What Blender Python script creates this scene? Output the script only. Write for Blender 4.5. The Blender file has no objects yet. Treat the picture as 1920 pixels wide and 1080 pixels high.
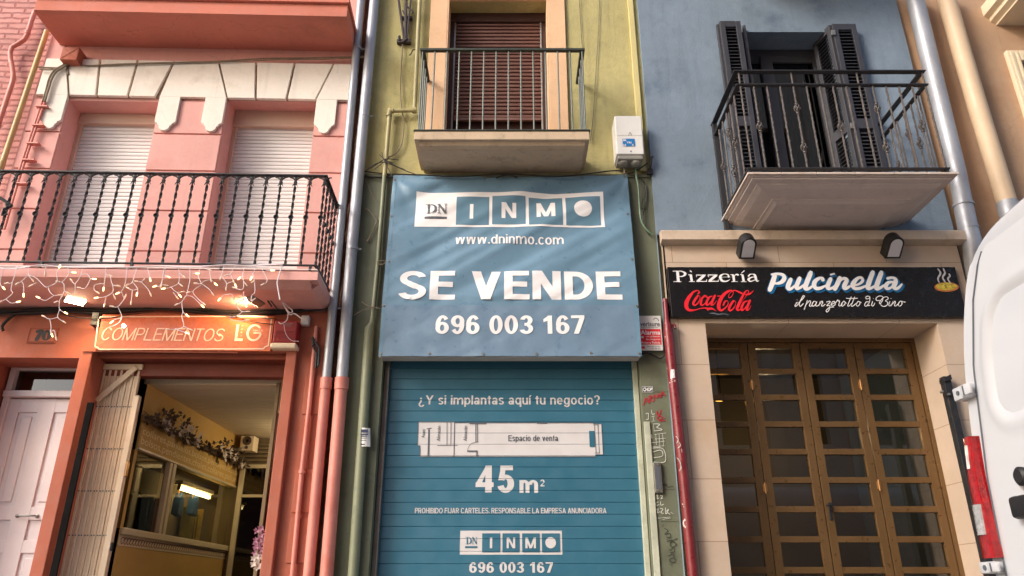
import bpy, bmesh, math, random
from math import radians as R, sin, cos, pi
from mathutils import Vector, Matrix, noise as mnoise
random.seed(7)
SC = bpy.context.scene
COL = SC.collection
# ------------------------------------------------------------------ camera, sky, sun, exposure
FPX = 1400.0
TH = math.atan(578 / FPX)
EYE = 1.0
cd = bpy.data.cameras.new('camera'); cam = bpy.data.objects.new('camera', cd); COL.objects.link(cam)
cd.sensor_width = 36.0; cd.lens = 36.0 * FPX / 1920; cd.clip_start = .05; cd.clip_end = 500
cam.location = (0, 0, EYE); cam.rotation_euler = (pi / 2 + TH, 0, 0)
SC.camera = cam
SUN = Vector((1.4, 1.0, -1.0)).normalized()          # travel direction of the light
w = bpy.data.worlds.new("World"); SC.world = w; w.use_nodes = True
nt = w.node_tree
sky = nt.nodes.new('ShaderNodeTexSky'); sky.sky_type = 'NISHITA'; sky.sun_disc = False
sky.sun_elevation = math.asin(-SUN.z); sky.sun_rotation = math.atan2(-SUN.x, -SUN.y)
sky.dust_density = 3.0; sky.air_density = 1.0
nt.links.new(sky.outputs[0], nt.nodes['Background'].inputs[0])
nt.nodes['Background'].inputs[1].default_value = 0.15
sl = bpy.data.lights.new('sun', 'SUN'); sun = bpy.data.objects.new('sun', sl); COL.objects.link(sun)
sl.energy = 1.0; sl.angle = R(15); sl.color = (1, .985, .97)
sun.rotation_euler = SUN.to_track_quat('-Z', 'Y').to_euler(); sun.location = (-8, -6, 12)
SC.view_settings.view_transform = 'Standard'; SC.view_settings.look = 'None'
SC.view_settings.exposure = 1.0; SC.view_settings.gamma = 1
SC.render.engine = 'CYCLES'
SC.cycles.use_denoising = True; SC.cycles.max_bounces = 8; SC.cycles.transparent_max_bounces = 12

# ------------------------------------------------------------------ frames: photograph pixel -> point on a real plane
CT, ST = cos(TH), sin(TH)
def ray(px, py):
    u = (px - 960) / FPX; v = (540 - py) / FPX
    return u, CT - ST * v, ST + CT * v
class Frame:
    def __init__(s, X0, Y0, a):
        s.o = Vector((X0, Y0)); s.ex = Vector((cos(a), sin(a))); s.ey = Vector((-sin(a), cos(a))); s.a = a
    def hit(s, px, py, off=0):
        d = ray(px, py); d2 = Vector(d[:2])
        t = (s.o.dot(s.ey) + off) / d2.dot(s.ey)
        P = d2 * t
        return (P - s.o).dot(s.ex), EYE + t * d[2], t
    def pt(s, px, py, off=0):
        x, z, t = s.hit(px, py, off); return x, z
    def p3(s, px, py, off=0):
        x, z, t = s.hit(px, py, off); return (x, off, z)
    def x(s, px, py, off=0): return s.hit(px, py, off)[0]
    def z(s, px, py, off=0): return s.hit(px, py, off)[1]
    def m(s, npx, px, py, off=0): return npx / FPX * s.hit(px, py, off)[2]
    def world(s, p):
        v = s.o + s.ex * p[0] + s.ey * p[1]
        return Vector((v.x, v.y, p[2]))
C = Frame(0, 6.0, 0)                       # centre and right house fronts
L = Frame(-1.42, 6.0, math.atan(.03))      # coral front, turned a little
W = Frame(0, 0, 0)

# ------------------------------------------------------------------ mesh builder
def crom(pts, n=8):
    P = [Vector(p) for p in pts]
    if len(P) < 3: return P
    out = []
    for i in range(len(P) - 1):
        a, b, c, d = P[max(i - 1, 0)], P[i], P[i + 1], P[min(i + 2, len(P) - 1)]
        for k in range(n):
            t = k / n
            out.append(.5 * ((2 * b) + (c - a) * t + (2 * a - 5 * b + 4 * c - d) * t * t + (3 * b - a - 3 * c + d) * t ** 3))
    out.append(P[-1]); return out
class MB:
    def __init__(s, F=C): s.bm = bmesh.new(); s.F = F
    def face(s, pts):
        return s.bm.faces.new([s.bm.verts.new(p) for p in pts])
    def box(s, x0, x1, y0, y1, z0, z1, bev=0):
        v = [s.bm.verts.new(p) for p in ((x0, y0, z0), (x1, y0, z0), (x1, y1, z0), (x0, y1, z0), (x0, y0, z1), (x1, y0, z1), (x1, y1, z1), (x0, y1, z1))]
        fs = [s.bm.faces.new([v[i] for i in q]) for q in ((0, 1, 5, 4), (1, 2, 6, 5), (2, 3, 7, 6), (3, 0, 4, 7), (4, 5, 6, 7), (3, 2, 1, 0))]
        if bev:
            es = list({e for f in fs for e in f.edges})
            bmesh.ops.bevel(s.bm, geom=es, offset=bev, segments=2, affect='EDGES', profile=.5)
        return s
    def prism(s, poly, y0, y1, axis='y', bev=0):
        """poly of (a,b): axis y -> (x,z) swept in y; x -> (y,z) swept in x; z -> (x,y) swept in z"""
        def P(a, b, t): return (a, t, b) if axis == 'y' else ((t, a, b) if axis == 'x' else (a, b, t))
        A = [s.bm.verts.new(P(a, b, y0)) for a, b in poly]; B = [s.bm.verts.new(P(a, b, y1)) for a, b in poly]
        n = len(poly); fs = [s.bm.faces.new(A), s.bm.faces.new(B[::-1])]
        for i in range(n): fs.append(s.bm.faces.new((A[i], B[i], B[(i + 1) % n], A[(i + 1) % n])))
        bmesh.ops.recalc_face_normals(s.bm, faces=fs)
        if bev:
            es = [e for e in fs[0].edges]
            bmesh.ops.bevel(s.bm, geom=es, offset=bev, segments=2, affect='EDGES', profile=.5)
        return s
    def tube(s, pts, r, n=8, smooth=0, caps=True, sq=None):
        if smooth: 
            if not isinstance(r, (int, float)):
                rr = [Vector((q, 0, 0)) for q in r]; r = [v.x for v in crom(rr, smooth)]
            pts = crom(pts, smooth)
        P = [Vector(p) for p in pts]
        rs = [r] * len(P) if isinstance(r, (int, float)) else list(r)
        if len(rs) < len(P): rs += [rs[-1]] * (len(P) - len(rs))
        T = [(P[min(i + 1, len(P) - 1)] - P[max(i - 1, 0)]).normalized() for i in range(len(P))]
        up = Vector((0, 1, 0)) if abs(T[0].y) < .9 else Vector((0, 0, 1))
        N = (up - T[0] * up.dot(T[0])).normalized(); rings = []
        for i, p in enumerate(P):
            N = (N - T[i] * N.dot(T[i]))
            N = N.normalized() if N.length > 1e-6 else T[i].orthogonal().normalized()
            B = T[i].cross(N)
            rings.append([s.bm.verts.new(p + (N * cos(2 * pi * k / n) + B * sin(2 * pi * k / n)) * rs[i]) for k in range(n)])
        fs = []
        for i in range(len(rings) - 1):
            for k in range(n):
                fs.append(s.bm.faces.new((rings[i][k], rings[i][(k + 1) % n], rings[i + 1][(k + 1) % n], rings[i + 1][k])))
        if caps: fs.append(s.bm.faces.new(rings[0][::-1])); fs.append(s.bm.faces.new(rings[-1]))
        return s
    def lathe(s, c, prof, axis='z', n=20):
        """prof (r, h) swept round an axis through c"""
        rings = []
        for r, h in prof:
            ring = []
            for k in range(n):
                a = 2 * pi * k / n; p, q = r * cos(a), r * sin(a)
                d = (p, q, h) if axis == 'z' else ((p, -h, q) if axis == 'y' else (h, p, q))
                ring.append(s.bm.verts.new((c[0] + d[0], c[1] + d[1], c[2] + d[2])))
            rings.append(ring)
        fs = []
        for i in range(len(rings) - 1):
            for k in range(n): fs.append(s.bm.faces.new((rings[i][k], rings[i][(k + 1) % n], rings[i + 1][(k + 1) % n], rings[i + 1][k])))
        fs.append(s.bm.faces.new(rings[0][::-1])); fs.append(s.bm.faces.new(rings[-1]))
        bmesh.ops.recalc_face_normals(s.bm, faces=fs)
        return s
    def disc(s, c, r, off, n=28):
        s.bm.faces.new([s.bm.verts.new((c[0] + r * cos(2 * pi * k / n), off, c[1] + r * sin(2 * pi * k / n))) for k in range(n)]); return s
    def sheet(s, fn, nu, nv):
        g = [[s.bm.verts.new(fn(i / nu, j / nv)) for j in range(nv + 1)] for i in range(nu + 1)]
        for i in range(nu):
            for j in range(nv): s.bm.faces.new((g[i][j], g[i + 1][j], g[i + 1][j + 1], g[i][j + 1]))
        return s
    def wall(s, x0, x1, z0, z1, holes=(), y=0):
        """front face with real openings: holes of (xa, xb, za, zb, depth)"""
        xs = sorted({x0, x1, *[h[0] for h in holes], *[h[1] for h in holes]}); zs = sorted({z0, z1, *[h[2] for h in holes], *[h[3] for h in holes]})
        for a, b in zip(xs, xs[1:]):
            for c, d in zip(zs, zs[1:]):
                m, n = (a + b) / 2, (c + d) / 2
                if any(h[0] < m < h[1] and h[2] < n < h[3] for h in holes): continue
                s.face(((a, y, c), (b, y, c), (b, y, d), (a, y, d)))
        for xa, xb, za, zb, dp in holes:
            s.face(((xa, y, za), (xa, y, zb), (xa, y + dp, zb), (xa, y + dp, za)))
            s.face(((xb, y, zb), (xb, y, za), (xb, y + dp, za), (xb, y + dp, zb)))
            s.face(((xa, y, zb), (xb, y, zb), (xb, y + dp, zb), (xa, y + dp, zb)))
            if za > z0 + .01: s.face(((xb, y, za), (xa, y, za), (xa, y + dp, za), (xb, y + dp, za)))
        return s
    def shell(s, x0, x1, z0, z1, dep, y=0):
        """the house behind its front: sides, back and roof"""
        s.face(((x0, y, z0), (x0, y, z1), (x0, y + dep, z1), (x0, y + dep, z0)))
        s.face(((x1, y, z1), (x1, y, z0), (x1, y + dep, z0), (x1, y + dep, z1)))
        s.face(((x0, y, z1), (x1, y, z1), (x1, y + dep, z1), (x0, y + dep, z1)))
        s.face(((x1, y + dep, z0), (x0, y + dep, z0), (x0, y + dep, z1), (x1, y + dep, z1)))
        return s
    def ribbon(s, pts, wd, off=0, warp=None, n=7, tilt=.0004, flat=False):
        """flat brush stroke along (x,z) points, wd one width or one per point"""
        if isinstance(wd, (int, float)): wd = [wd] * len(pts)
        if flat:
            n = 1
            if warp and len(pts) == 2: pts = [(pts[0][0] + (pts[1][0] - pts[0][0]) * k / 10, pts[0][1] + (pts[1][1] - pts[0][1]) * k / 10) for k in range(11)]; wd = wd * 6 if len(wd) == 2 else wd
            if len(wd) < len(pts): wd = [wd[0]] * len(pts)
        Q = [Vector((p[0], p[1], q)) for p, q in zip(pts, wd)]
        S = crom(Q, n) if n > 1 and len(Q) > 2 else Q
        A, B = [], []
        m = len(S)
        for i, q in enumerate(S):
            t = S[min(i + 1, m - 1)] - S[max(i - 1, 0)]; t.z = 0
            t = t.normalized() if t.length > 1e-9 else Vector((1, 0, 0))
            nn = Vector((-t.y, t.x, 0)); h = max(q.z, .0005) / 2
            e = t * h * .7 if (i == m - 1 and not flat) else (t * -h * .7 if i == 0 and not flat else Vector((0, 0, 0)))
            for sgn, lst in ((1, A), (-1, B)):
                sc = .55 if (i in (0, m - 1) and not flat) else 1
                p = Vector((q.x, q.y, 0)) + e + nn * h * sgn * sc
                y = off - tilt * i / m - (warp(p.x, p.y) if warp else 0)
                lst.append(s.bm.verts.new((p.x, y, p.y)))
        for i in range(m - 1): s.bm.faces.new((A[i], B[i], B[i + 1], A[i + 1]))
        return s
    def build(s, name, mat, parent=None, smooth=False, loc=None, label=None, weld=False):
        bm = s.bm
        if weld: bmesh.ops.remove_doubles(bm, verts=bm.verts, dist=.0004)
        for v in bm.verts: v.co = s.F.world(v.co)
        me = bpy.data.meshes.new(name); bm.to_mesh(me); bm.free()
        if smooth:
            me.shade_smooth(); me.set_sharp_from_angle(angle=R(38))
        me.materials.append(mat)
        o = bpy.data.objects.new(name, me); COL.objects.link(o)
        if parent: o.parent = parent
        if loc: o.location = loc
        if label: o['label'] = label
        return o
def tag(o, label=None, cat=None, group=None, kind=None):
    if label: o['label'] = label
    if cat: o['category'] = cat
    if group: o['group'] = group
    if kind: o['kind'] = kind
    return o
ROOTS = []
def thing(name, label, cat, group=None):
    o = bpy.data.objects.new(name, None); COL.objects.link(o); o.empty_display_size = .1
    ROOTS.append(o); return tag(o, label, cat, group)
def single(o, label, cat, group=None):
    ROOTS.append(o); return tag(o, label, cat, group)
def inst(proto, parent, loc, rz=0, rot=None):
    c = proto.copy(); COL.objects.link(c); c.parent = parent; c.location = loc; c.rotation_euler = rot or (0, 0, rz); return c
def settle():
    kids = {}
    for o in bpy.data.objects:
        if o.parent: kids.setdefault(o.parent.name, []).append(o)
    def pts(o, M, out):
        M = M @ Matrix.LocRotScale(o.location, o.rotation_euler, o.scale)
        if o.type == 'MESH': out += [M @ Vector(c) for c in o.bound_box]
        for k in kids.get(o.name, []): pts(k, M, out)
    for r in ROOTS:
        out = []; pts(r, Matrix(), out)
        if not out: continue
        c = Vector(((min(p.x for p in out) + max(p.x for p in out)) / 2, (min(p.y for p in out) + max(p.y for p in out)) / 2, min(p.z for p in out)))
        if r.type == 'EMPTY':
            r.location = c
            for k in kids.get(r.name, []): k.location = k.location - c
        else:
            r.data.transform(Matrix.Translation(-c)); r.location = c
            for k in kids.get(r.name, []): k.location = k.location - c

# ------------------------------------------------------------------ text
def text_mesh(s, bold=0, shear=0, spacing=1.0):
    cu = bpy.data.curves.new('lettering', 'FONT'); cu.body = s; cu.offset = bold; cu.shear = shear; cu.size = 1; cu.space_character = spacing
    o = bpy.data.objects.new('lettering', cu); COL.objects.link(o)
    dg = bpy.context.evaluated_depsgraph_get()
    me = bpy.data.meshes.new_from_object(o.evaluated_get(dg))
    bpy.data.objects.remove(o); bpy.data.curves.remove(cu)
    bm = bmesh.new(); bm.from_mesh(me); bpy.data.meshes.remove(me)
    return bm
# grotesque letters built stroke by stroke (cap height 1), w = stroke weight
def sans_mesh(s, w=.2, shear=0, sp=.13):
    bm = bmesh.new(); h = w * .78; st = [0]
    ox = [0.0]
    def poly(P):
        st[0] += 1; z = .0002 * (st[0] % 6)
        vs = [bm.verts.new((ox[0] + a + shear * b, b, z)) for a, b in P]
        f = bm.faces.new(vs); f.normal_update()
        if f.normal.z < 0: f.normal_flip()
    def bar(x0, y0, x1, y1): poly([(x0, y0), (x1, y0), (x1, y1), (x0, y1)])
    def par(xa, ya, xb, yb, t): poly([(xa, ya), (xa + t, ya), (xb + t, yb), (xb, yb)])
    def arc(cx, cy, rx, ry, a0, a1, n=0, tw=None, th=None):
        tw = tw or w; th = th or h; n = n or max(8, int(abs(a1 - a0) / 9)); st[0] += 1; z = .0002 * (st[0] % 6); pr = None
        for k in range(n + 1):
            a = R(a0 + (a1 - a0) * k / n); c, d = cos(a), sin(a)
            q = [bm.verts.new((ox[0] + x + shear * y, y, z)) for x, y in ((cx + rx * c, cy + ry * d), (cx + (rx - tw) * c, cy + (ry - th) * d))]
            if pr:
                f = bm.faces.new((pr[0], q[0], q[1], pr[1])); f.normal_update()
                if f.normal.z < 0: f.normal_flip()
            pr = q
    X = .74
    def cap_o(W, a0=0, a1=360): arc(W / 2, .5, W / 2, .5 + .012, a0, a1)
    def glyph(c):
        if c == ' ': return .26
        if c == 'I': bar(0, 0, w, 1); return w
        if c in 'EFLH':
            W = .66 if c != 'H' else .74
            bar(0, 0, w, 1)
            if c == 'H': bar(W - w, 0, W, 1); bar(w, .5 - h / 2, W - w, .5 + h / 2); return W
            if c in 'EF': bar(w, 1 - h, W, 1); bar(w, .52 - h / 2, W - .05, .52 + h / 2)
            if c in 'EL': bar(w, 0, W + .01, h)
            return W
        if c == 'T': W = .66; bar(0, 1 - h, W, 1); bar(W / 2 - w / 2, 0, W / 2 + w / 2, 1 - h); return W
        if c == 'N': W = .76; bar(0, 0, w, 1); bar(W - w, 0, W, 1); par(W - w * 1.15, 0, 0, 1, w * 1.15); return W
        if c == 'M': W = .9; bar(0, 0, w, 1); bar(W - w, 0, W, 1); t = w * 1.02; par(W / 2 - t / 2, 0, 0, 1, t); par(W / 2 - t / 2, 0, W - t, 1, t); return W
        if c == 'V': W = .78; t = w * 1.1; par(W / 2 - t / 2, 0, 0, 1, t); par(W / 2 - t / 2, 0, W - t, 1, t); return W
        if c == 'A': W = .8; t = w * 1.08; par(0, 0, W / 2 - t / 2, 1, t); par(W - t, 0, W / 2 - t / 2, 1, t); bar(.2, .2, W - .2, .2 + h); return W
        if c == 'Y': W = .76; t = w * 1.1; par(W / 2 - t / 2, .42, 0, 1, t); par(W / 2 - t / 2, .42, W - t, 1, t); bar(W / 2 - w / 2, 0, W / 2 + w / 2, .45); return W
        if c in 'OQ': cap_o(.84); return .84
        if c == 'C': cap_o(.8, 38, 322); return .78
        if c == 'G': cap_o(.82, 38, 340); bar(.46, .5 - h, .82, .5); bar(.82 - w, .15, .82, .5); return .82
        if c == 'D': W = .76; bar(0, 0, w, 1); bar(w, 0, .3, h); bar(w, 1 - h, .3, 1); arc(.3, .5, W - .3, .5, -90, 90); return W
        if c in 'PRB':
            W = .68; bar(0, 0, w, 1); lo = .42; bar(w, 1 - h, .4, 1); bar(w, lo, .4, lo + h); arc(.4, (1 + lo) / 2, W - .4, (1 - lo) / 2, -90, 90)
            if c == 'R': par(W - w * .95, 0, .3, lo + h * .4, w * 1.1); return W + .03
            if c == 'B': bar(w, 0, .42, h); arc(.42, (lo + h) / 2, W - .38, (lo + h) / 2, -90, 90); return W + .04
            return W
        if c == 'S': W = .74; q = .86 * w; arc(W / 2, .742, W / 2 - .02, .270, 12, 258, 0, q, h * .9); arc(W / 2, .262, W / 2, .274, 80, -166, 0, q, h * .9); par(W * .60, .40, W * .22, .53, .16) if False else poly([(W * .30, .475), (W * .56, .36), (W * .70, .52), (W * .44, .62)]); return W
        if c == 'J': W = .56; bar(W - w, .28, W, 1); arc(W / 2, .28, W / 2, .29, 0, -168); return W
        if c == 'U': W = .74; bar(0, .34, w, 1); bar(W - w, .34, W, 1); arc(W / 2, .35, W / 2, .36, 180, 360); return W
        # figures
        if c == '0': arc(.29, .5, .29, .512, 0, 360); return .58
        if c == '1': bar(.2, 0, .2 + w, 1); poly([(.0, .66), (.2, .72), (.2, .9), (.0, .8)]) if False else poly([(.02, .64), (.22, .72), (.22, .98), (.02, .80)]); return .2 + w + .08
        if c == '2': arc(.29, .71, .29, .30, 172, -28); poly([(0, h), (.24, h), (.58, .62), (.40, .52)]); bar(0, 0, .58, h); return .58
        if c == '3': arc(.28, .735, .27, .277, 168, -70); arc(.28, .272, .295, .284, 78, -166); bar(.2, .515 - h / 2, .36, .515 + h / 2); return .58
        if c == '4': bar(.33, 0, .33 + w, 1); bar(0, .2, .62, .2 + h); poly([(0, .2 + h * .7), (.2, .2 + h * .7), (.36, .72), (.36, 1)]); return .62
        if c == '5': bar(.1, 1 - h, .54, 1); poly([(.03, .45), (.03 + w * .85, .45), (.1 + w * .8, 1 - h), (.1, 1 - h)]); arc(.285, .325, .295, .337, 140, -162); return .58
        if c == '6': arc(.29, .315, .29, .327, 0, 360); arc(.30, .5, .30, .512, 38, 205); return .58
        if c == '9': arc(.29, .685, .29, .327, 0, 360); arc(.28, .5, .30, .512, 218, 385); return .58
        if c == '7': bar(0, 1 - h, .58, 1); poly([(.1, 0), (.1 + w * 1.1, 0), (.58, 1 - h), (.36, 1 - h)]); return .58
        # lower case
        if c == '.': bar(0, 0, w, w); return w
        if c == ',': bar(0, 0, w, w); poly([(w * .4, 0), (w, 0), (w * .5, -.16), (w * .1, -.16)]); return w
        if c == 'i': bar(0, 0, w, X); bar(0, 1 - h, w, 1); return w
        if c == 'í': bar(0, 0, w, X); poly([(0, X + .08), (w * .8, X + .08), (w * 1.7, 1.02), (w * .6, 1.02)]); return w
        if c == 'l': bar(0, 0, w, 1); return w
        if c in 'nmhr':
            bar(0, 0, w, X if c != 'h' else 1); W = .54
            if c == 'r': arc(.26, X - .30, .27, .31, 175, 75); return .36
            if c == 'm':
                for k in (0, 1): q = k * (.47 - w * .2); arc(.25 + q, X - .27, .25, .28, 180, 0); bar(.5 - w + q, 0, .5 + q, X - .27)
                return .5 + .47 - w * .2
            arc(W / 2, X - .27, W / 2, .28, 180, 0); bar(W - w, 0, W, X - .27); return W
        if c == 'u': W = .54; bar(0, .27, w, X); bar(W - w, 0, W, X); arc(W / 2, .27, W / 2, .28, 180, 360); return W
        if c == 'o': arc(.29, X / 2, .29, X / 2 + .012, 0, 360); return .58
        if c == 'c': arc(.28, X / 2, .28, X / 2 + .012, 42, 318); return .52
        if c == 'e': arc(.28, X / 2, .28, X / 2 + .012, 0, 318); bar(.1, X / 2 - h * .42, .54, X / 2 + h * .42); return .56
        if c in 'dpqgb':
            W = .58; arc(.28 if c in 'dqg' else W - .28, X / 2, .28, X / 2 + .012, 0, 360)
            if c == 'd': bar(W - w, 0, W, 1)
            if c == 'b': bar(0, 0, w, 1)
            if c == 'p': bar(0, -.26, w, X)
            if c == 'q': bar(W - w, -.26, W, X)
            if c == 'g': bar(W - w, -.02, W, X); arc(.29, -.0, .29, .27, 0, -165)
            return W
        if c == 'a': bar(.52 - w, 0, .52, X - .26); arc(.27, X - .25, .25, .262, 160, 0); arc(.22, .21, .22, .22, 0, 360); bar(.2, .42 - h * .8, .4, .42); return .54
        if c == 's': arc(.25, X * .735, .24, X * .28, 22, 262); arc(.25, X * .27, .25, X * .285, 84, -158); return .5
        if c == 't': bar(.1, .12, .1 + w, .94); bar(0, X - h, .34, X); arc(.24, .15, .14, .155, 180, 290); return .34
        if c == 'w': 
            t = w * .95; W = .84
            for q in (0, .5): par(q * W + .21 * W - t / 2 + .0, 0, q * W * .92, X, t); par(q * W + .21 * W - t / 2, 0, q * W * .92 + .40 * W - t * .35, X, t)
            return W + .02
        if c in 'vy': W = .54; t = w * 1.02; par(W / 2 - t / 2, 0, 0, X, t); par(W / 2 - t / 2, 0, W - t, X, t); return W
        if c == 'z': W = .5; bar(0, 0, W, h); bar(0, X - h, W, X); par(0, h, W - w * 1.2, X - h, w * 1.2); return W
        if c == '?': arc(.28, .72, .28, .29, 165, -62); bar(.22, .26, .22 + w, .52); bar(.22, 0, .22 + w, w); return .56
        if c == '¿': arc(.28, .02, .28, .29, -15, -242); bar(.14 + .0, .22, .14 + w, .48); bar(.14, X - w, .14 + w, X); return .56
        raise KeyError(c)
    for c in s:
        ox[0] += glyph(c) + sp
    return bm
def add_text(mb, s, x0, x1, z0, z1, off, bold=0, shear=0, spacing=1.0, warp=None, mirror=False, rot=0, sans=0, sp=.13):
    bm = sans_mesh(s, sans, shear, sp) if sans else text_mesh(s, bold, shear, spacing)
    xs = [v.co.x for v in bm.verts]; ys = [v.co.y for v in bm.verts]
    ax, bx, ay, by = min(xs), max(xs), min(ys), max(ys)
    if rot: W_, H_ = z1 - z0, x1 - x0
    else: W_, H_ = x1 - x0, z1 - z0
    k = W_ / (bx - ax); j = H_ / (by - ay)
    for v in bm.verts:
        a = (v.co.x - ax) * k; b = (v.co.y - ay) * j
        if mirror: a = W_ - a
        v.co = Vector((x0 + a, z0 + b, v.co.z)) if not rot else Vector((x1 - b, z0 + a, 0))
    if warp:
        st = .03
        for axis, lo, hi in ((0, x0, x1), (1, z0, z1)):
            q = lo + st
            while q < hi:
                co = Vector((0, 0, 0)); co[axis] = q; no = Vector((0, 0, 0)); no[axis] = 1
                bmesh.ops.bisect_plane(bm, geom=bm.verts[:] + bm.edges[:] + bm.faces[:], plane_co=co, plane_no=no, dist=1e-6)
                q += st
    mp = {}
    for v in bm.verts:
        y = off - v.co.z - (warp(v.co.x, v.co.y) if warp else 0)
        mp[v] = mb.bm.verts.new((v.co.x, y, v.co.y))
    for f in bm.faces:
        try: mb.bm.faces.new([mp[v] for v in f.verts])
        except ValueError: pass
    bm.free(); return mb
def px_text(mb, s, px0, py0, px1, py1, off, **kw):
    F = mb.F; xm, ym = (px0 + px1) / 2, (py0 + py1) / 2
    return add_text(mb, s, F.x(px0, ym, off), F.x(px1, ym, off), F.z(xm, py1, off), F.z(xm, py0, off), off, **kw)

def rib_cut(m):
    """break the printing where the slats of the roller shutter meet"""
    bm = m.bm; k = 0
    while k < 33:
        z = 0.0412 + k * .0915
        for q in (z - .0015, z + .0015): bmesh.ops.bisect_plane(bm, geom=bm.verts[:] + bm.edges[:] + bm.faces[:], plane_co=(0, 0, q), plane_no=(0, 0, 1), dist=1e-6)
        k += 1
    dead = []
    for f in bm.faces:
        z = f.calc_center_median().z; r = ((z - 0.0412) + .0015) % .0915
        if r < .003: dead.append(f)
    bmesh.ops.delete(bm, geom=dead, context='FACES'); return m
def line_part(name, s, box, off, mt, par, F=None, **kw):
    m = MB(F or C); ribs = kw.pop('ribs', 0); px_text(m, s, *box, off, **kw)
    if ribs: rib_cut(m)
    return m.build(name, mt, par)

# ------------------------------------------------------------------ materials
def lin(c):
    return tuple(((v / 255) / 12.92 if v / 255 <= .04045 else ((v / 255 + .055) / 1.055) ** 2.4) for v in c)
def N(nt, t, **kw):
    n = nt.nodes.new(t)
    for k, v in kw.items():
        if k in n.inputs: n.inputs[k].default_value = v
        else: setattr(n, k, v)
    return n
def mixc(nt, f, a, b, mode='MIX'):
    m = nt.nodes.new('ShaderNodeMix'); m.data_type = 'RGBA'; m.blend_type = mode
    for i, v in ((0, f), (6, a), (7, b)):
        if isinstance(v, bpy.types.NodeSocket): nt.links.new(v, m.inputs[i])
        elif isinstance(v, (int, float)): m.inputs[i].default_value = v
        else: m.inputs[i].default_value = (*v, 1)
    return m.outputs[2]
def ramp(nt, src, a, b, lo=0, hi=1):
    r = N(nt, 'ShaderNodeMapRange'); r.interpolation_type = 'SMOOTHSTEP'; nt.links.new(src, r.inputs[0])
    r.inputs[1].default_value = a; r.inputs[2].default_value = b; r.inputs[3].default_value = lo; r.inputs[4].default_value = hi
    return r.outputs[0]
def noise_n(nt, vec, scale, detail=5, rough=.55, stretch=None):
    if stretch:
        m = N(nt, 'ShaderNodeMapping'); nt.links.new(vec, m.inputs[0]); m.inputs[3].default_value = stretch; vec = m.outputs[0]
    n = N(nt, 'ShaderNodeTexNoise'); n.inputs['Scale'].default_value = scale; n.inputs['Detail'].default_value = detail; n.inputs['Roughness'].default_value = rough
    nt.links.new(vec, n.inputs['Vector']); return n.outputs[0]
MATS = {}
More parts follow.
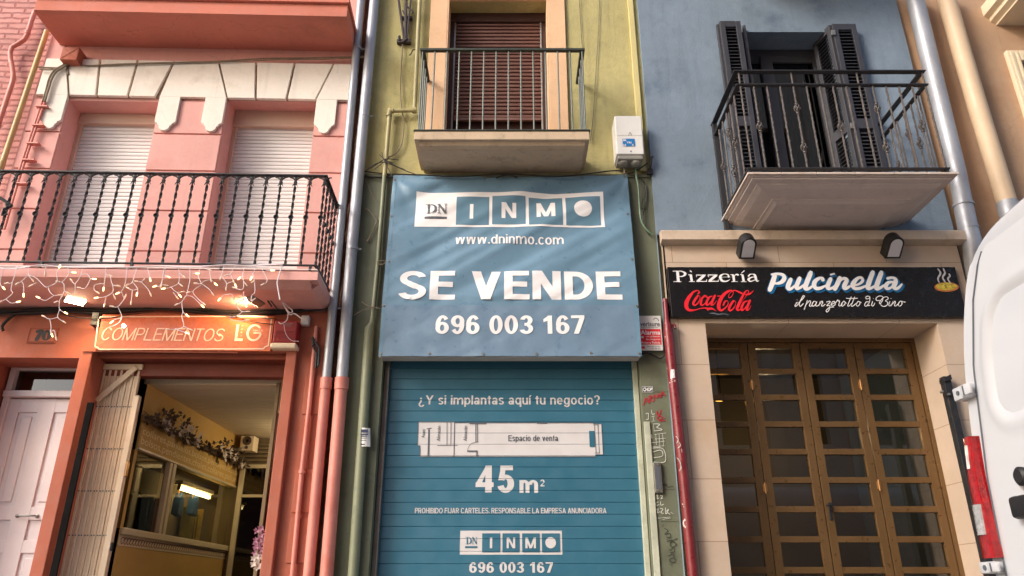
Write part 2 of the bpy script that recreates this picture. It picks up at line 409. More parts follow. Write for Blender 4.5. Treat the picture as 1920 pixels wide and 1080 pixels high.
def mat(name, rgb, rough=.8, var=.1, scale=2.5, bump=0., bscale=80, streak=0., dirt=None, dirt_amt=0, dirt_scale=3, metal=0., emit=0, spec=.5, coat=0, chip=None, chip_amt=0, blocks=None, bricks=None, bdist=.004, wear=0):
    m = bpy.data.materials.new(name); m.use_nodes = True; nt = m.node_tree
    b = nt.nodes['Principled BSDF']; c = lin(rgb)
    tc = N(nt, 'ShaderNodeTexCoord').outputs['Object']
    n1 = noise_n(nt, tc, scale)
    col = mixc(nt, ramp(nt, n1, .3, .7), tuple(v * (1 - var) for v in c), tuple(min(v * (1 + var), 1) for v in c))
    hgt = []
    if var > .03:
        n4 = noise_n(nt, tc, scale * 9, 6, .7)
        col = mixc(nt, ramp(nt, n4, .35, .7, 0, min(var * 2.2, .5)), col, tuple(v * .68 for v in c))
    if wear:
        n6 = noise_n(nt, tc, 55, 3, .6); col = mixc(nt, ramp(nt, n6, .62, .74, 0, .30), col, tuple(v * .5 for v in c))
        n7 = noise_n(nt, tc, 1.0, 7, .7, (14, 14, .9)); col = mixc(nt, ramp(nt, n7, .55, .78, 0, .28 * wear), col, tuple(v * .5 for v in c))
        n8 = noise_n(nt, tc, 4.5, 8, .7); col = mixc(nt, ramp(nt, n8, .60, .68, 0, .22 * wear), col, tuple(min(v * 1.25 + .02, .85) for v in c))
        vo = N(nt, 'ShaderNodeTexVoronoi'); vo.feature = 'DISTANCE_TO_EDGE'; vo.inputs['Scale'].default_value = 1.1
        nz2 = N(nt, 'ShaderNodeTexNoise'); nz2.inputs['Scale'].default_value = 5; nz2.inputs['Detail'].default_value = 6; nt.links.new(tc, nz2.inputs['Vector'])
        ad2 = N(nt, 'ShaderNodeVectorMath', operation='MULTIPLY_ADD'); nt.links.new(nz2.outputs[1], ad2.inputs[0]); ad2.inputs[1].default_value = (.35, .35, .35); nt.links.new(tc, ad2.inputs[2]); nt.links.new(ad2.outputs[0], vo.inputs['Vector'])
        crk = ramp(nt, vo.outputs['Distance'], .0, .007, 1, 0); msk = ramp(nt, noise_n(nt, tc, .8, 2), .54, .64, 0, .35 * wear)
        mm = N(nt, 'ShaderNodeMath', operation='MULTIPLY'); nt.links.new(crk, mm.inputs[0]); nt.links.new(msk, mm.inputs[1]); col = mixc(nt, mm.outputs[0], col, tuple(v * .3 for v in c))
    if streak:
        n2 = noise_n(nt, tc, 1.0, 6, .65, (7, 7, .5))
        col = mixc(nt, ramp(nt, n2, .5, .75, 0, streak), col, tuple(v * .45 for v in c))
    if dirt:
        n3 = noise_n(nt, tc, dirt_scale, 8, .65)
        col = mixc(nt, ramp(nt, n3, .52, .72, 0, dirt_amt), col, lin(dirt))
    if blocks or bricks:
        bw, bh, mort, mcol = blocks or bricks
        sp = N(nt, 'ShaderNodeSeparateXYZ'); nt.links.new(tc, sp.inputs[0])
        cb = N(nt, 'ShaderNodeCombineXYZ'); nt.links.new(sp.outputs[0], cb.inputs[0]); nt.links.new(sp.outputs[2], cb.inputs[1])
        vec = cb.outputs[0]
        if bricks:
            nz = N(nt, 'ShaderNodeTexNoise'); nz.inputs['Scale'].default_value = 9; nt.links.new(vec, nz.inputs['Vector'])
            ad = N(nt, 'ShaderNodeVectorMath', operation='MULTIPLY_ADD'); nt.links.new(nz.outputs[1], ad.inputs[0]); ad.inputs[1].default_value = (.02, .03, 0); nt.links.new(vec, ad.inputs[2]); vec = ad.outputs[0]
        br = N(nt, 'ShaderNodeTexBrick'); nt.links.new(vec, br.inputs[0])
        br.inputs['Scale'].default_value = 1; br.inputs['Brick Width'].default_value = bw; br.inputs['Row Height'].default_value = bh
        br.inputs['Mortar Size'].default_value = mort; br.inputs['Mortar Smooth'].default_value = .3 if bricks else .1
        br.inputs['Color1'].default_value = (1, 1, 1, 1); br.inputs['Color2'].default_value = (.86, .86, .86, 1) if bricks else (.93, .93, .93, 1); br.inputs['Mortar'].default_value = (*mcol, 1)
        col = mixc(nt, 1.0, col, br.outputs[0], 'MULTIPLY')
        inv = N(nt, 'ShaderNodeMath', operation='SUBTRACT'); inv.inputs[0].default_value = 1; nt.links.new(br.outputs[1], inv.inputs[1]); hgt.append((inv.outputs[0], .8 if bricks else .35))
    if chip:
        n5 = noise_n(nt, tc, 16, 4, .6); col = mixc(nt, ramp(nt, n5, .72 - chip_amt, .73 - chip_amt), col, lin(chip))
    nt.links.new(col, b.inputs['Base Color'])
    b.inputs['Roughness'].default_value = rough; b.inputs['Metallic'].default_value = metal; b.inputs['Specular IOR Level'].default_value = spec
    if coat: b.inputs['Coat Weight'].default_value = coat; b.inputs['Coat Roughness'].default_value = .06
    if emit:
        b.inputs['Emission Color'].default_value = (*c, 1); b.inputs['Emission Strength'].default_value = emit
    if rough > .12 and var > .03:
        rr = ramp(nt, noise_n(nt, tc, scale * 4, 4), .3, .7, max(rough - .12, .02), min(rough + .1, 1)); nt.links.new(rr, b.inputs['Roughness'])
    if bump: hgt.append((noise_n(nt, tc, bscale, 6, .6), bump)); hgt.append((noise_n(nt, tc, bscale * .12, 4, .6), bump * 2))
    last = None
    for h, k in hgt:
        bp = N(nt, 'ShaderNodeBump'); bp.inputs['Strength'].default_value = min(k, 1); bp.inputs['Distance'].default_value = bdist * (3 if bricks else 1)
        nt.links.new(h, bp.inputs['Height'])
        if last: nt.links.new(last, bp.inputs['Normal'])
        last = bp.outputs[0]
    if last: nt.links.new(last, b.inputs['Normal'])
    MATS[name] = m; return m
def glass(name, tint=(200, 205, 200), ior=1.55, rough=.0):
    m = bpy.data.materials.new(name); m.use_nodes = True; nt = m.node_tree; nt.nodes.clear()
    out = N(nt, 'ShaderNodeOutputMaterial'); mx = N(nt, 'ShaderNodeMixShader'); fr = N(nt, 'ShaderNodeFresnel'); fr.inputs[0].default_value = ior
    t = N(nt, 'ShaderNodeBsdfTransparent'); t.inputs[0].default_value = (*lin(tint), 1)
    g = N(nt, 'ShaderNodeBsdfGlossy'); g.inputs['Roughness'].default_value = rough
    tc = N(nt, 'ShaderNodeTexCoord').outputs['Object']
    bp = N(nt, 'ShaderNodeBump'); bp.inputs['Strength'].default_value = .02; bp.inputs['Distance'].default_value = .05; nt.links.new(noise_n(nt, tc, 1.3, 1), bp.inputs['Height']); nt.links.new(bp.outputs[0], g.inputs['Normal'])
    nt.links.new(fr.outputs[0], mx.inputs[0]); nt.links.new(t.outputs[0], mx.inputs[1]); nt.links.new(g.outputs[0], mx.inputs[2]); nt.links.new(mx.outputs[0], out.inputs[0])
    return m
coral = mat('coral_paint', (219, 162, 153), .85, .07, 1.6, .35, 60, streak=.10, dirt=(190, 110, 92), dirt_amt=.25, dirt_scale=2, wear=0.8)
coral_dk = mat('shaded_terracotta_paint', (172, 96, 74), .8, .08, 2.2, .3, 60, streak=.18, dirt=(150, 80, 62), dirt_amt=.35, dirt_scale=2.5, wear=1)  # terracotta, darkened further to put the balcony's shade into the colour
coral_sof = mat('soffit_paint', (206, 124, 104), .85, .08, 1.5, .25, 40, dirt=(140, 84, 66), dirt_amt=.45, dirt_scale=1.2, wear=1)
white_st = mat('white_stucco', (236, 226, 214), .85, .05, 2, .35, 50, streak=.25, dirt=(196, 182, 164), dirt_amt=.4, dirt_scale=4, wear=0.8)
blind_w = mat('white_blind', (222, 218, 216), .6, .02, 2)
print_s = mat('greyed_white_print', (206, 202, 202), .5, .04, 6)
blind_box = mat('cream_blind_box', (206, 176, 158), .6, .05)
iron = mat('black_iron', (30, 30, 34), .6, .25, 12, .2, 150, dirt=(84, 70, 58), dirt_amt=.35, dirt_scale=14)
brickm = mat('pink_brick', (212, 150, 142), .85, .1, 3, .4, 60, dirt=(150, 90, 80), dirt_amt=.4, dirt_scale=5, bricks=(.24, .066, .012, (.60, .50, .50)))
yellow = mat('yellow_stucco', (178, 168, 116), .9, .14, 1.3, .8, 45, streak=.4, dirt=(128, 126, 78), dirt_amt=.75, dirt_scale=1.4, bdist=.008, wear=0.8)
yel_edge = mat('pale_yellow_paint', (206, 192, 134), .85, .06, 3, .4, 50, streak=.15)
olive = mat('olive_paint', (104, 108, 88), .75, .1, 2.5, .25, 60, streak=.25, dirt=(78, 82, 66), dirt_amt=.5, dirt_scale=3, wear=0.9)
orange = mat('peach_paint', (224, 184, 146), .85, .06, 2, .35, 50, streak=.15, dirt=(190, 140, 100), dirt_amt=.3, wear=0.7)
slab_y = mat('beige_slab_paint', (196, 174, 148), .85, .08, 3, .4, 60, streak=.45, dirt=(120, 104, 84), dirt_amt=.5, dirt_scale=6, wear=1.2)
brown_bl = mat('brown_blind', (112, 78, 70), .55, .08, 5, streak=.2)
brown_dk = mat('dark_brown_wood', (62, 36, 32), .6, .15, 5)
galv_y = mat('grey_iron', (112, 118, 112), .55, .2, 9, .15, 150, dirt=(72, 66, 54), dirt_amt=.4, dirt_scale=16)
green_ir = mat('dark_green_iron', (52, 58, 50), .6, .25, 14, .3, 120, dirt=(30, 26, 22), dirt_amt=.6, dirt_scale=20)
blue = mat('blue_stucco', (122, 138, 154), .88, .12, 1.1, .6, 60, streak=.3, dirt=(84, 100, 120), dirt_amt=.75, dirt_scale=1.5, bdist=.006, wear=0.8)
stone = mat('beige_cladding', (196, 174, 154), .6, .06, 2.2, .1, 120, dirt=(184, 148, 108), dirt_amt=.35, dirt_scale=2.5, blocks=(.93, .46, .0035, (.62, .56, .5)))
stone_pl = mat('beige_ledge_stone', (198, 178, 158), .65, .06, 3, .1, 120, streak=.3, dirt=(150, 124, 100), dirt_amt=.4, dirt_scale=4, wear=0.6)
char = mat('charcoal_shutter', (58, 58, 64), .5, .08, 5)
rail_k = mat('black_rail', (44, 42, 44), .5, .15, 9, .1, 150)
bal_k = mat('brown_grey_baluster', (92, 84, 80), .5, .2, 14, .2, 150)
cornice_m = mat('white_cornice', (214, 200, 194), .8, .05, 3, .15, 60, streak=.25, wear=0.9)
tan = mat('tan_stucco', (188, 154, 124), .88, .08, 1.4, .5, 60, streak=.18, dirt=(176, 130, 92), dirt_amt=.4, dirt_scale=1.6, wear=0.8)
cream = mat('cream_paint', (232, 214, 184), .8, .04, 3, .15, 60, streak=.15)
tan_pipe = mat('tan_pipe', (206, 180, 150), .55, .05, 3, streak=.15)
galv = mat('galvanised_pipe', (168, 170, 176), .5, .08, 3, streak=.25, metal=.4, dirt=(142, 140, 146), dirt_amt=.5, dirt_scale=2)
coral_pipe = mat('coral_pipe', (208, 130, 116), .5, .09, 4, streak=.35, dirt=(190, 92, 72), dirt_amt=.6, dirt_scale=3)
yel_pipe = mat('yellow_pipe', (162, 152, 108), .5, .1, 6, streak=.2, dirt=(130, 116, 76), dirt_amt=.5, dirt_scale=8)
grn_pipe = mat('green_pipe', (126, 130, 104), .5, .08, 6, streak=.3, dirt=(84, 88, 70), dirt_amt=.4, dirt_scale=6)
och_pipe = mat('ochre_pipe', (198, 164, 108), .5, .08, 6, streak=.2)
red_pipe = mat('dark_red_pipe', (122, 34, 40), .38, .15, 6, .2, 60, streak=.35, dirt=(78, 24, 28), dirt_amt=.5, dirt_scale=4, chip=(214, 196, 190), chip_amt=.04)
grime = mat('grimy_mortar', (120, 84, 66), .95, .35, 8, .9, 30, bdist=.02)
banner_m = mat('blue_banner_vinyl', (104, 136, 158), .38, .05, 3, .15, 300, dirt=(104, 134, 156), dirt_amt=.4, dirt_scale=2)
banner_lo = mat('greyed_banner_vinyl', (110, 134, 156), .38, .06, 3, .15, 300, dirt=(84, 116, 144), dirt_amt=.6, dirt_scale=5)
print_w = mat('white_print', (232, 228, 228), .45, .02)
print_b = mat('blue_print', (96, 130, 150), .4, .04)
print_k = mat('grey_print', (84, 88, 96), .6, .02)
shut_b = mat('blue_shutter_paint', (52, 104, 126), .42, .06, 2, .08, 80, streak=.14, dirt=(42, 94, 116), dirt_amt=.35, dirt_scale=2.5)
box_w = mat('grey_sign_box', (188, 180, 172), .6, .06, 3, streak=.2)
steel = mat('dull_steel', (150, 148, 142), .4, .15, 6, .1, 100, metal=.7, dirt=(110, 104, 92), dirt_amt=.5, dirt_scale=6)
pale_gr = mat('pale_green_rail', (186, 188, 168), .6, .15, 6, .2, 60, dirt=(120, 122, 98), dirt_amt=.6, dirt_scale=7)
plast_w = mat('white_plastic', (222, 220, 216), .4, .04, 3, streak=.15)
plast_g = mat('grey_plastic', (150, 146, 138), .5, .06, 5)
cable_k = mat('black_cable', (36, 32, 32), .55, .2, 10)
cable_w = mat('white_cable', (228, 214, 216), .5, .05, 10)
cable_g = mat('green_cable', (84, 112, 84), .5, .1, 10)
cable_br = mat('grey_brown_cable', (132, 116, 96), .7, .2, 12)
led = mat('led_tip', (255, 206, 134), .4, .02, emit=3.5)
tipw = mat('frosted_tip', (240, 214, 190), .3, .03)
lamp_e = mat('floodlight_glow', (255, 226, 180), .4, .02, emit=60)
tube_e = mat('tube_lamp_glow', (255, 226, 170), .4, .02, emit=11)
curtain_m = mat('pale_curtain', (176, 166, 158), .9, .06, 4)
spot_e = mat('warm_bulb_glow', (255, 190, 90), .4, .02, emit=12)
sign_o = mat('orange_sign_board', (206, 106, 62), .3, .08, 4, dirt=(176, 86, 50), dirt_amt=.4, dirt_scale=5)
print_p = mat('pale_pink_print', (250, 214, 190), .5, .03)
red_pl = mat('red_plastic', (150, 34, 34), .4, .08)
sign_k = mat('black_sign_panel', (22, 20, 22), .22, .1, 4, dirt=(38, 36, 40), dirt_amt=.3, dirt_scale=3)
coca = mat('red_print', (222, 36, 48), .4, .02)
azul = mat('sign_blue_print', (22, 96, 146), .4, .03)
pz_y = mat('pizza_yellow_print', (214, 190, 70), .5, .25, 40)
pz_o = mat('pizza_crust_print', (190, 110, 54), .5, .1, 20)
pz_t = mat('pizza_topping_print', (104, 84, 40), .5, .1, 20)
steam = mat('grey_print_steam', (190, 186, 188), .5, .05)
bronze = mat('bronze_aluminium', (112, 84, 52), .38, .08, 5, streak=.15, metal=.35)
brass = mat('brass_hinge', (176, 130, 80), .4, .1, 10, metal=.6)
pane = glass('door_glass', (170, 165, 150), 2.0)
pane_c = glass('clear_glass', (200, 206, 190), 2.1)
pane_d = glass('dark_window_glass', (90, 90, 92), 1.9)
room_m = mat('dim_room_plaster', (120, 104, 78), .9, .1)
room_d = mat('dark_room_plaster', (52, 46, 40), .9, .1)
ochre = mat('ochre_wall_paint', (188, 152, 84), .8, .05, 2, .1, 60)
ceil_m = mat('cream_ceiling_boards', (214, 198, 168), .7, .04, 2)
cream_fr = mat('cream_window_frame', (206, 192, 158), .5, .05, 4)
gate_m = mat('cream_folding_gate', (230, 206, 176), .6, .06, 5, .1, 60, streak=.25, dirt=(190, 160, 132), dirt_amt=.25, dirt_scale=10)
door_m = mat('pale_grey_door_paint', (212, 202, 204), .5, .04, 3, .08, 80, streak=.12)
plaque_b = mat('terracotta_beam_paint', (120, 56, 40), .7, .1, 4)
rub_m = mat('matt_black_strip', (20, 18, 18), .95, .1, spec=.1)
van_w = mat('white_car_paint', (190, 192, 196), .25, .015, 2, coat=.35)
rub = mat('black_rubber', (26, 26, 28), .55, .1)
tail_r = mat('red_tail_lens', (158, 6, 14), .1, .3, 30, .6, 34, coat=.8, bdist=.012)
tail_c = mat('clear_tail_lens', (206, 204, 204), .12, .3, 45, .5, 90, metal=.4, coat=.8)
chrome = mat('chrome', (210, 210, 214), .15, .05, metal=1)
leaf_d = mat('dried_leaf', (88, 74, 60), .8, .25, 20)
petal = mat('dusty_white_petal', (190, 178, 170), .8, .15, 20)
petal_p = mat('pink_petal', (150, 98, 120), .7, .25, 20)
bag_b = mat('blue_fabric', (40, 78, 120), .8, .2, 10)
cloth_d = mat('dark_fabric', (70, 60, 40), .9, .4, 9)
paving = mat('grey_paving', (142, 140, 136), .8, .1, 2, .3, 40, blocks=(.6, .4, .006, (.5, .5, .5)))
opp1 = mat('pale_plaster', (214, 200, 184), .9, .05, 2)
opp2 = mat('rose_plaster', (196, 150, 132), .9, .05, 2)
# ================================================================== the ground
g = MB(W); g.face(((-60, -40, 0), (60, -40, 0), (60, 40, 0), (-60, 40, 0))); tag(g.build('street', paving), kind='structure')
g = MB(W); g.box(-30, 30, 4.6, 6.0, .004, .12, .01); tag(g.build('pavement', paving), kind='structure')

# ================================================================== CORAL HOUSE (frame L)
ch = thing('coral_house', 'coral pink house with white voussoir band, two balconies and a small accessories shop', 'house')
lx0, lx1 = L.x(42, 250), L.x(660, 250)
def hole(F, pl, ptop, pr, pb, off, dep): # px left,top,right,bottom -> opening
    ym = (ptop + pb) / 2
    return (F.x(pl, ym, off), F.x(pr, ym, off), F.z((pl + pr) / 2, pb, off), F.z((pl + pr) / 2, ptop, off), dep)
# first floor wall with two deep window openings (mid-height pixels for the sides)
zfl = L.z(300, 500, -.62)                      # balcony floor
def op(xl_px, yl_px, xr_px, yr_px, ztop_px):
    return (L.x(xl_px, yl_px), L.x(xr_px, yr_px), zfl - .03, L.z((xl_px + xr_px) / 2, ztop_px), .28)
o1 = op(92, 330, 271, 330, 189); o2 = op(403, 330, 578, 330, 184)
zmid = L.z(300, 583)                            # soffit line of the main balcony
m = MB(L); m.wall(lx0, lx1, zmid, 9.6, [o1, o2]); m.shell(lx0, lx1, 0, 9.6, 7)
# rustication panels on the piers
zg = [L.z(350, y) for y in (253, 322, 397, 473)]
zlint = L.z(350, 187)
piers = ((lx0 + .02, o1[0]), (o1[1], o2[0]), (o2[1], lx1 - .02))
bands = [(zg[0] + .008, zlint - .03), (zg[1] + .008, zg[0] - .008), (zg[2] + .008, zg[1] - .008), (zg[3] + .008, zg[2] - .008), (zfl - .02, zg[3] - .008)]
for a, b in piers:
    for c, d in bands: m.box(a + .002, b - .002, -.016, .004, c, d, .004)
zs_up = L.z(300, 88)
for a, b in ((lx0 + .02, L.x(120, 100)),): m.box(a, b, -.016, .004, zlint + .36, zs_up + .3, .004)
m.build('wall', coral, ch)
# ground floor wall with door and shop openings
xd0, xd1 = L.x(-70, 850), L.x(114, 850)
zdt = L.z(80, 672)
xs0, xs1 = L.x(141, 850), L.x(519, 850)
zst = L.z(350, 664)
xsl = L.x(117, 850)
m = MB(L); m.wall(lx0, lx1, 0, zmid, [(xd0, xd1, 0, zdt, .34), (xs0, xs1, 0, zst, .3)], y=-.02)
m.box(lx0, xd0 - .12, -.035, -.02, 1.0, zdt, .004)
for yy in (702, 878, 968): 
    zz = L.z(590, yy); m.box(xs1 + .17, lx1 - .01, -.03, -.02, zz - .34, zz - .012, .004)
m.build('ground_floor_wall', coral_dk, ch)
# white lintel band with voussoirs
zt = L.z(350, 120); zb = zlint
m = MB(L); m.box(lx0 + .04, lx1 - .03, -.0195, .005, zb + .005, zt - .01); m.build('lintel_joint', mat('brown_joint_mortar', (150, 122, 104), .9, .2, 8), ch); m = MB(L)
def vpoly(a, b, c, d):  # px at the top edge (a,b) and at the bottom edge (d,c)
    return [(L.x(a, 120), zt), (L.x(b, 120), zt), (L.x(c, 187), zb), (L.x(d, 187), zb)]
def shrink(P, k=.0105):
    return [(P[0][0] + k, P[0][1]), (P[1][0] - k, P[1][1]), (P[2][0] - k, P[2][1]), (P[3][0] + k, P[3][1])]
for q in ((128, 191, 184, 131), (191, 262, 243, 184), (262, 330, 295, 243), (413, 483, 482, 428), (483, 555, 540, 482), (555, 628, 595, 540)):
    m.prism(shrink(vpoly(*q)), -.045, -.01, bev=.005)
def corbel(xa, xb, zlow, ztop):   # tongue with a stepped round end
    w_ = xb - xa; c_ = (xa + xb) / 2; s_ = .05
    pts = [(xa, ztop), (xb, ztop), (xb, zlow + .10), (xb - .018, zlow + .082), (xb - .026, zlow + .082), (xb - .034, zlow + .058), (xb - .044, zlow + .056), (c_ + .045, zlow + .022), (c_ + .025, zlow + .005), (c_, zlow), (c_ - .025, zlow + .005), (c_ - .045, zlow + .022), (xa + .044, zlow + .056), (xa + .034, zlow + .058), (xa + .026, zlow + .082), (xa + .018, zlow + .082), (xa, zlow + .10)]
    return pts
zc = L.z(350, 250)
def pier_piece(top0, top1, xa, xb, legs):
    m.prism([(L.x(top0, 120) + .008 if top0 else xa, zt), (L.x(top1, 120) - .008 if top1 else xb, zt), (xb, zb), (xa, zb)], -.045, -.01, bev=.004)
    for p, q in legs: m.prism(corbel(p, q, zc, zb + .001), -.044, -.01, bev=.003)
wl = o1[0] - L.x(85 - 13, 225)
lw = .20
pier_piece(0, 128, lx0 + .05, o1[0] - .004, [(o1[0] - lw, o1[0] - .004)])
pier_piece(330, 413, o1[1] + .004, o2[0] - .004, [(o1[1] + .004, o1[1] + lw), (o2[0] - lw, o2[0] - .004)])
pier_piece(628, 0, o2[1] + .004, lx1 - .03, [(o2[1] + .004, o2[1] + lw)])
m.build('lintel_band', white_st, ch)
# windows: box, frame, roller blind
for o in (o1, o2):
    m = MB(L); zb0 = L.z(220, 236, .24)
    m.box(o[0], o[1], .2, .3, zb0, o[3] - .001, .004); m.box(o[0], o[0] + .035, .22, .3, o[2], zb0, .003); m.box(o[1] - .035, o[1], .22, .3, o[2], zb0, .003)
    wd = m.build('window', blind_box, ch)
    b = MB(L); z = o[2]
    while z < zb0 - .005:
        zz = min(z + .039, zb0)
        b.prism([(.258, z), (.250, z + .006), (.248, z + .022), (.252, zz - .004), (.262, zz - .001), (.275, zz - .001), (.275, z)], o[0] + .036, o[1] - .036, 'x'); z += .0405
    b.build('roller_blind', blind_w, wd)
# upper balcony (only its underside is in the picture)
zsof = L.z(300, 90); yfr = -.48
m = MB(L); ux0, ux1 = L.x(112, 92), L.x(668, 70) + .0
m.prism([(0, zsof), (yfr + .05, zsof), (yfr, zsof + .012), (yfr, zsof + .15), (0, zsof + .15)], ux0, ux1, 'x', bev=.004); m.box(ux0 - .02, ux1 + .02, yfr - .03, 0, zsof + .152, zsof + .20, .006)
m.build('upper_balcony', coral_sof, ch)
# main balcony: slab > rails, balusters
zs = L.z(300, 582, 0); bx0, bx1 = lx0 - .02, L.x(596, 512, -.6)
m = MB(L)
m.prism([(0, zs), (-.50, zs), (-.60, zs + .045), (-.60, zfl - .02), (-.56, zfl), (0, zfl)], bx0, bx1 - .06, 'x')
m.prism([(bx1 - .06, 0), (bx1 - .06, -.6), (bx1, -.6), (bx1, 0)], zs + .045, zfl - .02, 'z')
m.prism([(bx1 - .06, zs), (bx1 - .0, zs + .045), (bx1 - .06, zs + .045)], -.5, 0, 'y')
bal = m.build('balcony', coral, ch)
m = MB(L); m.box(bx0, bx1 - .012, -.585, -.20, zfl + .002, zfl + .012); m.build('balcony_edge_tiles', cornice_m, bal)
zr = L.z(300, 324, -.58); yr = -.575; rx1 = bx1 - .03
m = MB(L); m.box(bx0, rx1 + .02, yr - .02, yr + .02, zr - .012, zr, .002); m.box(rx1 - .02, rx1 + .02, yr + .02, .0, zr - .012, zr, .002); m.build('hand_rail', iron, bal)
zl = zfl + .05
m = MB(L); m.box(bx0, rx1 + .014, yr - .014, yr + .014, zl - .008, zl, .001); m.box(rx1 - .014, rx1 + .014, yr + .014, 0, zl - .008, zl)
for k in range(6): m.box(rx1 - .05 - k * .7, rx1 - .03 - k * .7, yr - .01, yr + .01, zfl, zl - .008)
m.build('bottom_rail', iron, bal)
def baluster_mesh(hh, scroll=True, twist=True):
    b = MB(W); n = 60; prev = None
    for i in range(n + 1):
        t = i / n; a = (pi * hh * t / .075) if twist and .03 < t < .97 else 0
        q = []
        for sx, sy in ((1, 1), (-1, 1), (-1, -1), (1, -1)):
            x, y = sx * .0105, sy * .0048; q.append(b.bm.verts.new((x * cos(a) - y * sin(a), x * sin(a) + y * cos(a), hh * t)))
        if prev:
            for k in range(4): b.bm.faces.new((prev[k], prev[(k + 1) % 4], q[(k + 1) % 4], q[k]))
        prev = q
    zm = hh * .52                                              # rosette ring with a dark hub
    b.lathe((0, -.004, zm), [(.004, -.012), (.011, -.012), (.013, .004), (.021, .010), (.021, .003), (.012, -.014)], 'y', 14)
    if scroll:
        for s_ in (1, -1):
            r = .055 if s_ > 0 else .05
            arc = [(s_ * (.0 + r * (1 - cos(a))), 0, hh - .062 + r * sin(a)) for a in [pi * .5 * k / 6 for k in range(7)]]
            b.tube(arc, [.0035, .0045, .006, .006, .0065, .006, .005], 6)
            b.tube([(0, -.004, hh - .055), (s_ * .008, -.006, hh - .075), (s_ * .022, -.006, hh - .098)], [.005, .006, .0025], 6)
            b.tube([(0, -.004, hh - .05), (s_ * .010, -.008, hh - .03), (s_ * .018, -.01, hh - .012)], [.005, .004, .0012], 5)
        b.box(-.013, .013, -.012, .010, hh - .066, hh - .05, .003)
    return b
xpos = []
x = rx1
while x > bx0: xpos.append(x); x -= .1205
hb = zr - .012 - zl
first = None
for i, x in enumerate(xpos):
    P = L.world((x, yr, zl))
    if first is None: first = baluster_mesh(hb).build('baluster', iron, bal, smooth=False); first.location = P; first.rotation_euler = (0, 0, L.a)
    else: inst(first, bal, P, L.a)
for k in (1, 2, 3, 4): inst(first, bal, L.world((rx1, yr + k * .118, zl)), L.a + pi / 2)
# street door
m = MB(L); yd = .30
xa, xb = xd0 + .02, xd1 - .0
zt0, zt1 = L.z(80, 742, yd), L.z(80, 695, yd)
m.box(xa, xb, yd - .03, yd + .06, zt1, zdt, .006); m.box(xa, xb, yd - .05, yd + .06, zt0 - .02, zt0 + .035, .006)
m.box(xb - .055, xb, yd - .03, yd + .06, 0, zt1, .004); m.box(xa, xa + .05, yd - .03, yd + .06, 0, zt1, .004)
dr = m.build('door', door_m, ch)
m = MB(L); lx_a, lx_b = xa + .05, xb - .055; mid = (lx_a + lx_b) / 2
m.box(lx_a, lx_b, yd + .012, yd + .05, .02, zt0 - .022)
zA, zB, zC, zD = L.z(60, 773, yd), L.z(60, 950, yd), L.z(50, 1037, yd), .35
zK = L.z(40, 975, yd); zM = L.z(40, 1013, yd)
for p, q in ((lx_a, lx_a + .09), (mid - .07, mid + .07), (lx_b - .1, lx_b)): m.box(p, q, yd - .004, yd + .012, .02, zt0 - .03, .003)
for p, q in ((zA, zt0 - .03), (zK, zB), (zC, zM), (.02, .3)): m.box(lx_a, lx_b, yd - .002, yd + .012, p, q, .003)
for p, q in ((lx_a + .09, mid - .07), (mid + .07, lx_b - .1)):
    for c_, d_ in ((zB, zA), (.3, zC)):
        m.box(p + .035, q - .035, yd + .002, yd + .02, c_ + .035, d_ - .035, .008)
m.build('door_leaf', door_m, dr)
m = MB(L); xh, zh = L.pt(48, 967, yd - .03)
m.tube([(xh - .075, yd - .01, zh), (xh - .06, yd - .04, zh), (xh + .06, yd - .04, zh), (xh + .075, yd - .01, zh)], .007, 8, 4)
for s_ in (-1, 1): m.lathe((xh + s_ * .078, yd - .004, zh), [(.014, 0), (.014, .008), (.006, .012)], 'y', 10)
m.build('door_handle', steel, dr, smooth=True)
m = MB(L); m.face(((xa, yd + .02, zt0 + .03), (xb - .05, yd + .02, zt0 + .03), (xb - .05, yd + .02, zt1), (xa, yd + .02, zt1))); m.build('transom_pane', pane_d, dr)
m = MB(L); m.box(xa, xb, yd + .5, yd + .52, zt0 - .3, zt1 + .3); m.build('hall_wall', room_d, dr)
# shop front: terracotta frame proud of the wall
zfr = L.z(350, 654, -.09)
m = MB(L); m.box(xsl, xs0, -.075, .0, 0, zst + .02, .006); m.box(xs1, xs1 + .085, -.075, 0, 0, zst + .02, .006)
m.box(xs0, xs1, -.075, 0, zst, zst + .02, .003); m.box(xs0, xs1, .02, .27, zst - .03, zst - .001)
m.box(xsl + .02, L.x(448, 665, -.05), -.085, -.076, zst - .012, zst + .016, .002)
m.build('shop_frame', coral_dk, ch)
m = MB(L)
zbm = L.z(400, 712, .26)
m.box(xs0 + .0, xs1 - .0, .16, .26, zbm, zst - .031, .004); m.box(xs0, xs1, .10, .159, zbm + .17, zst - .031, .003); m.box(xs0, xs1, .05, .099, zbm + .23, zst - .031, .003)
m.build('shutter_beam', plaque_b, ch)
m = MB(L); xk = L.x(136, 920, -.08)
m.box(xk - .03, xk + .022, -.092, -.0755, 0, L.z(165, 755, -.08), .003)
m.build('guide_rail', rub_m, ch)
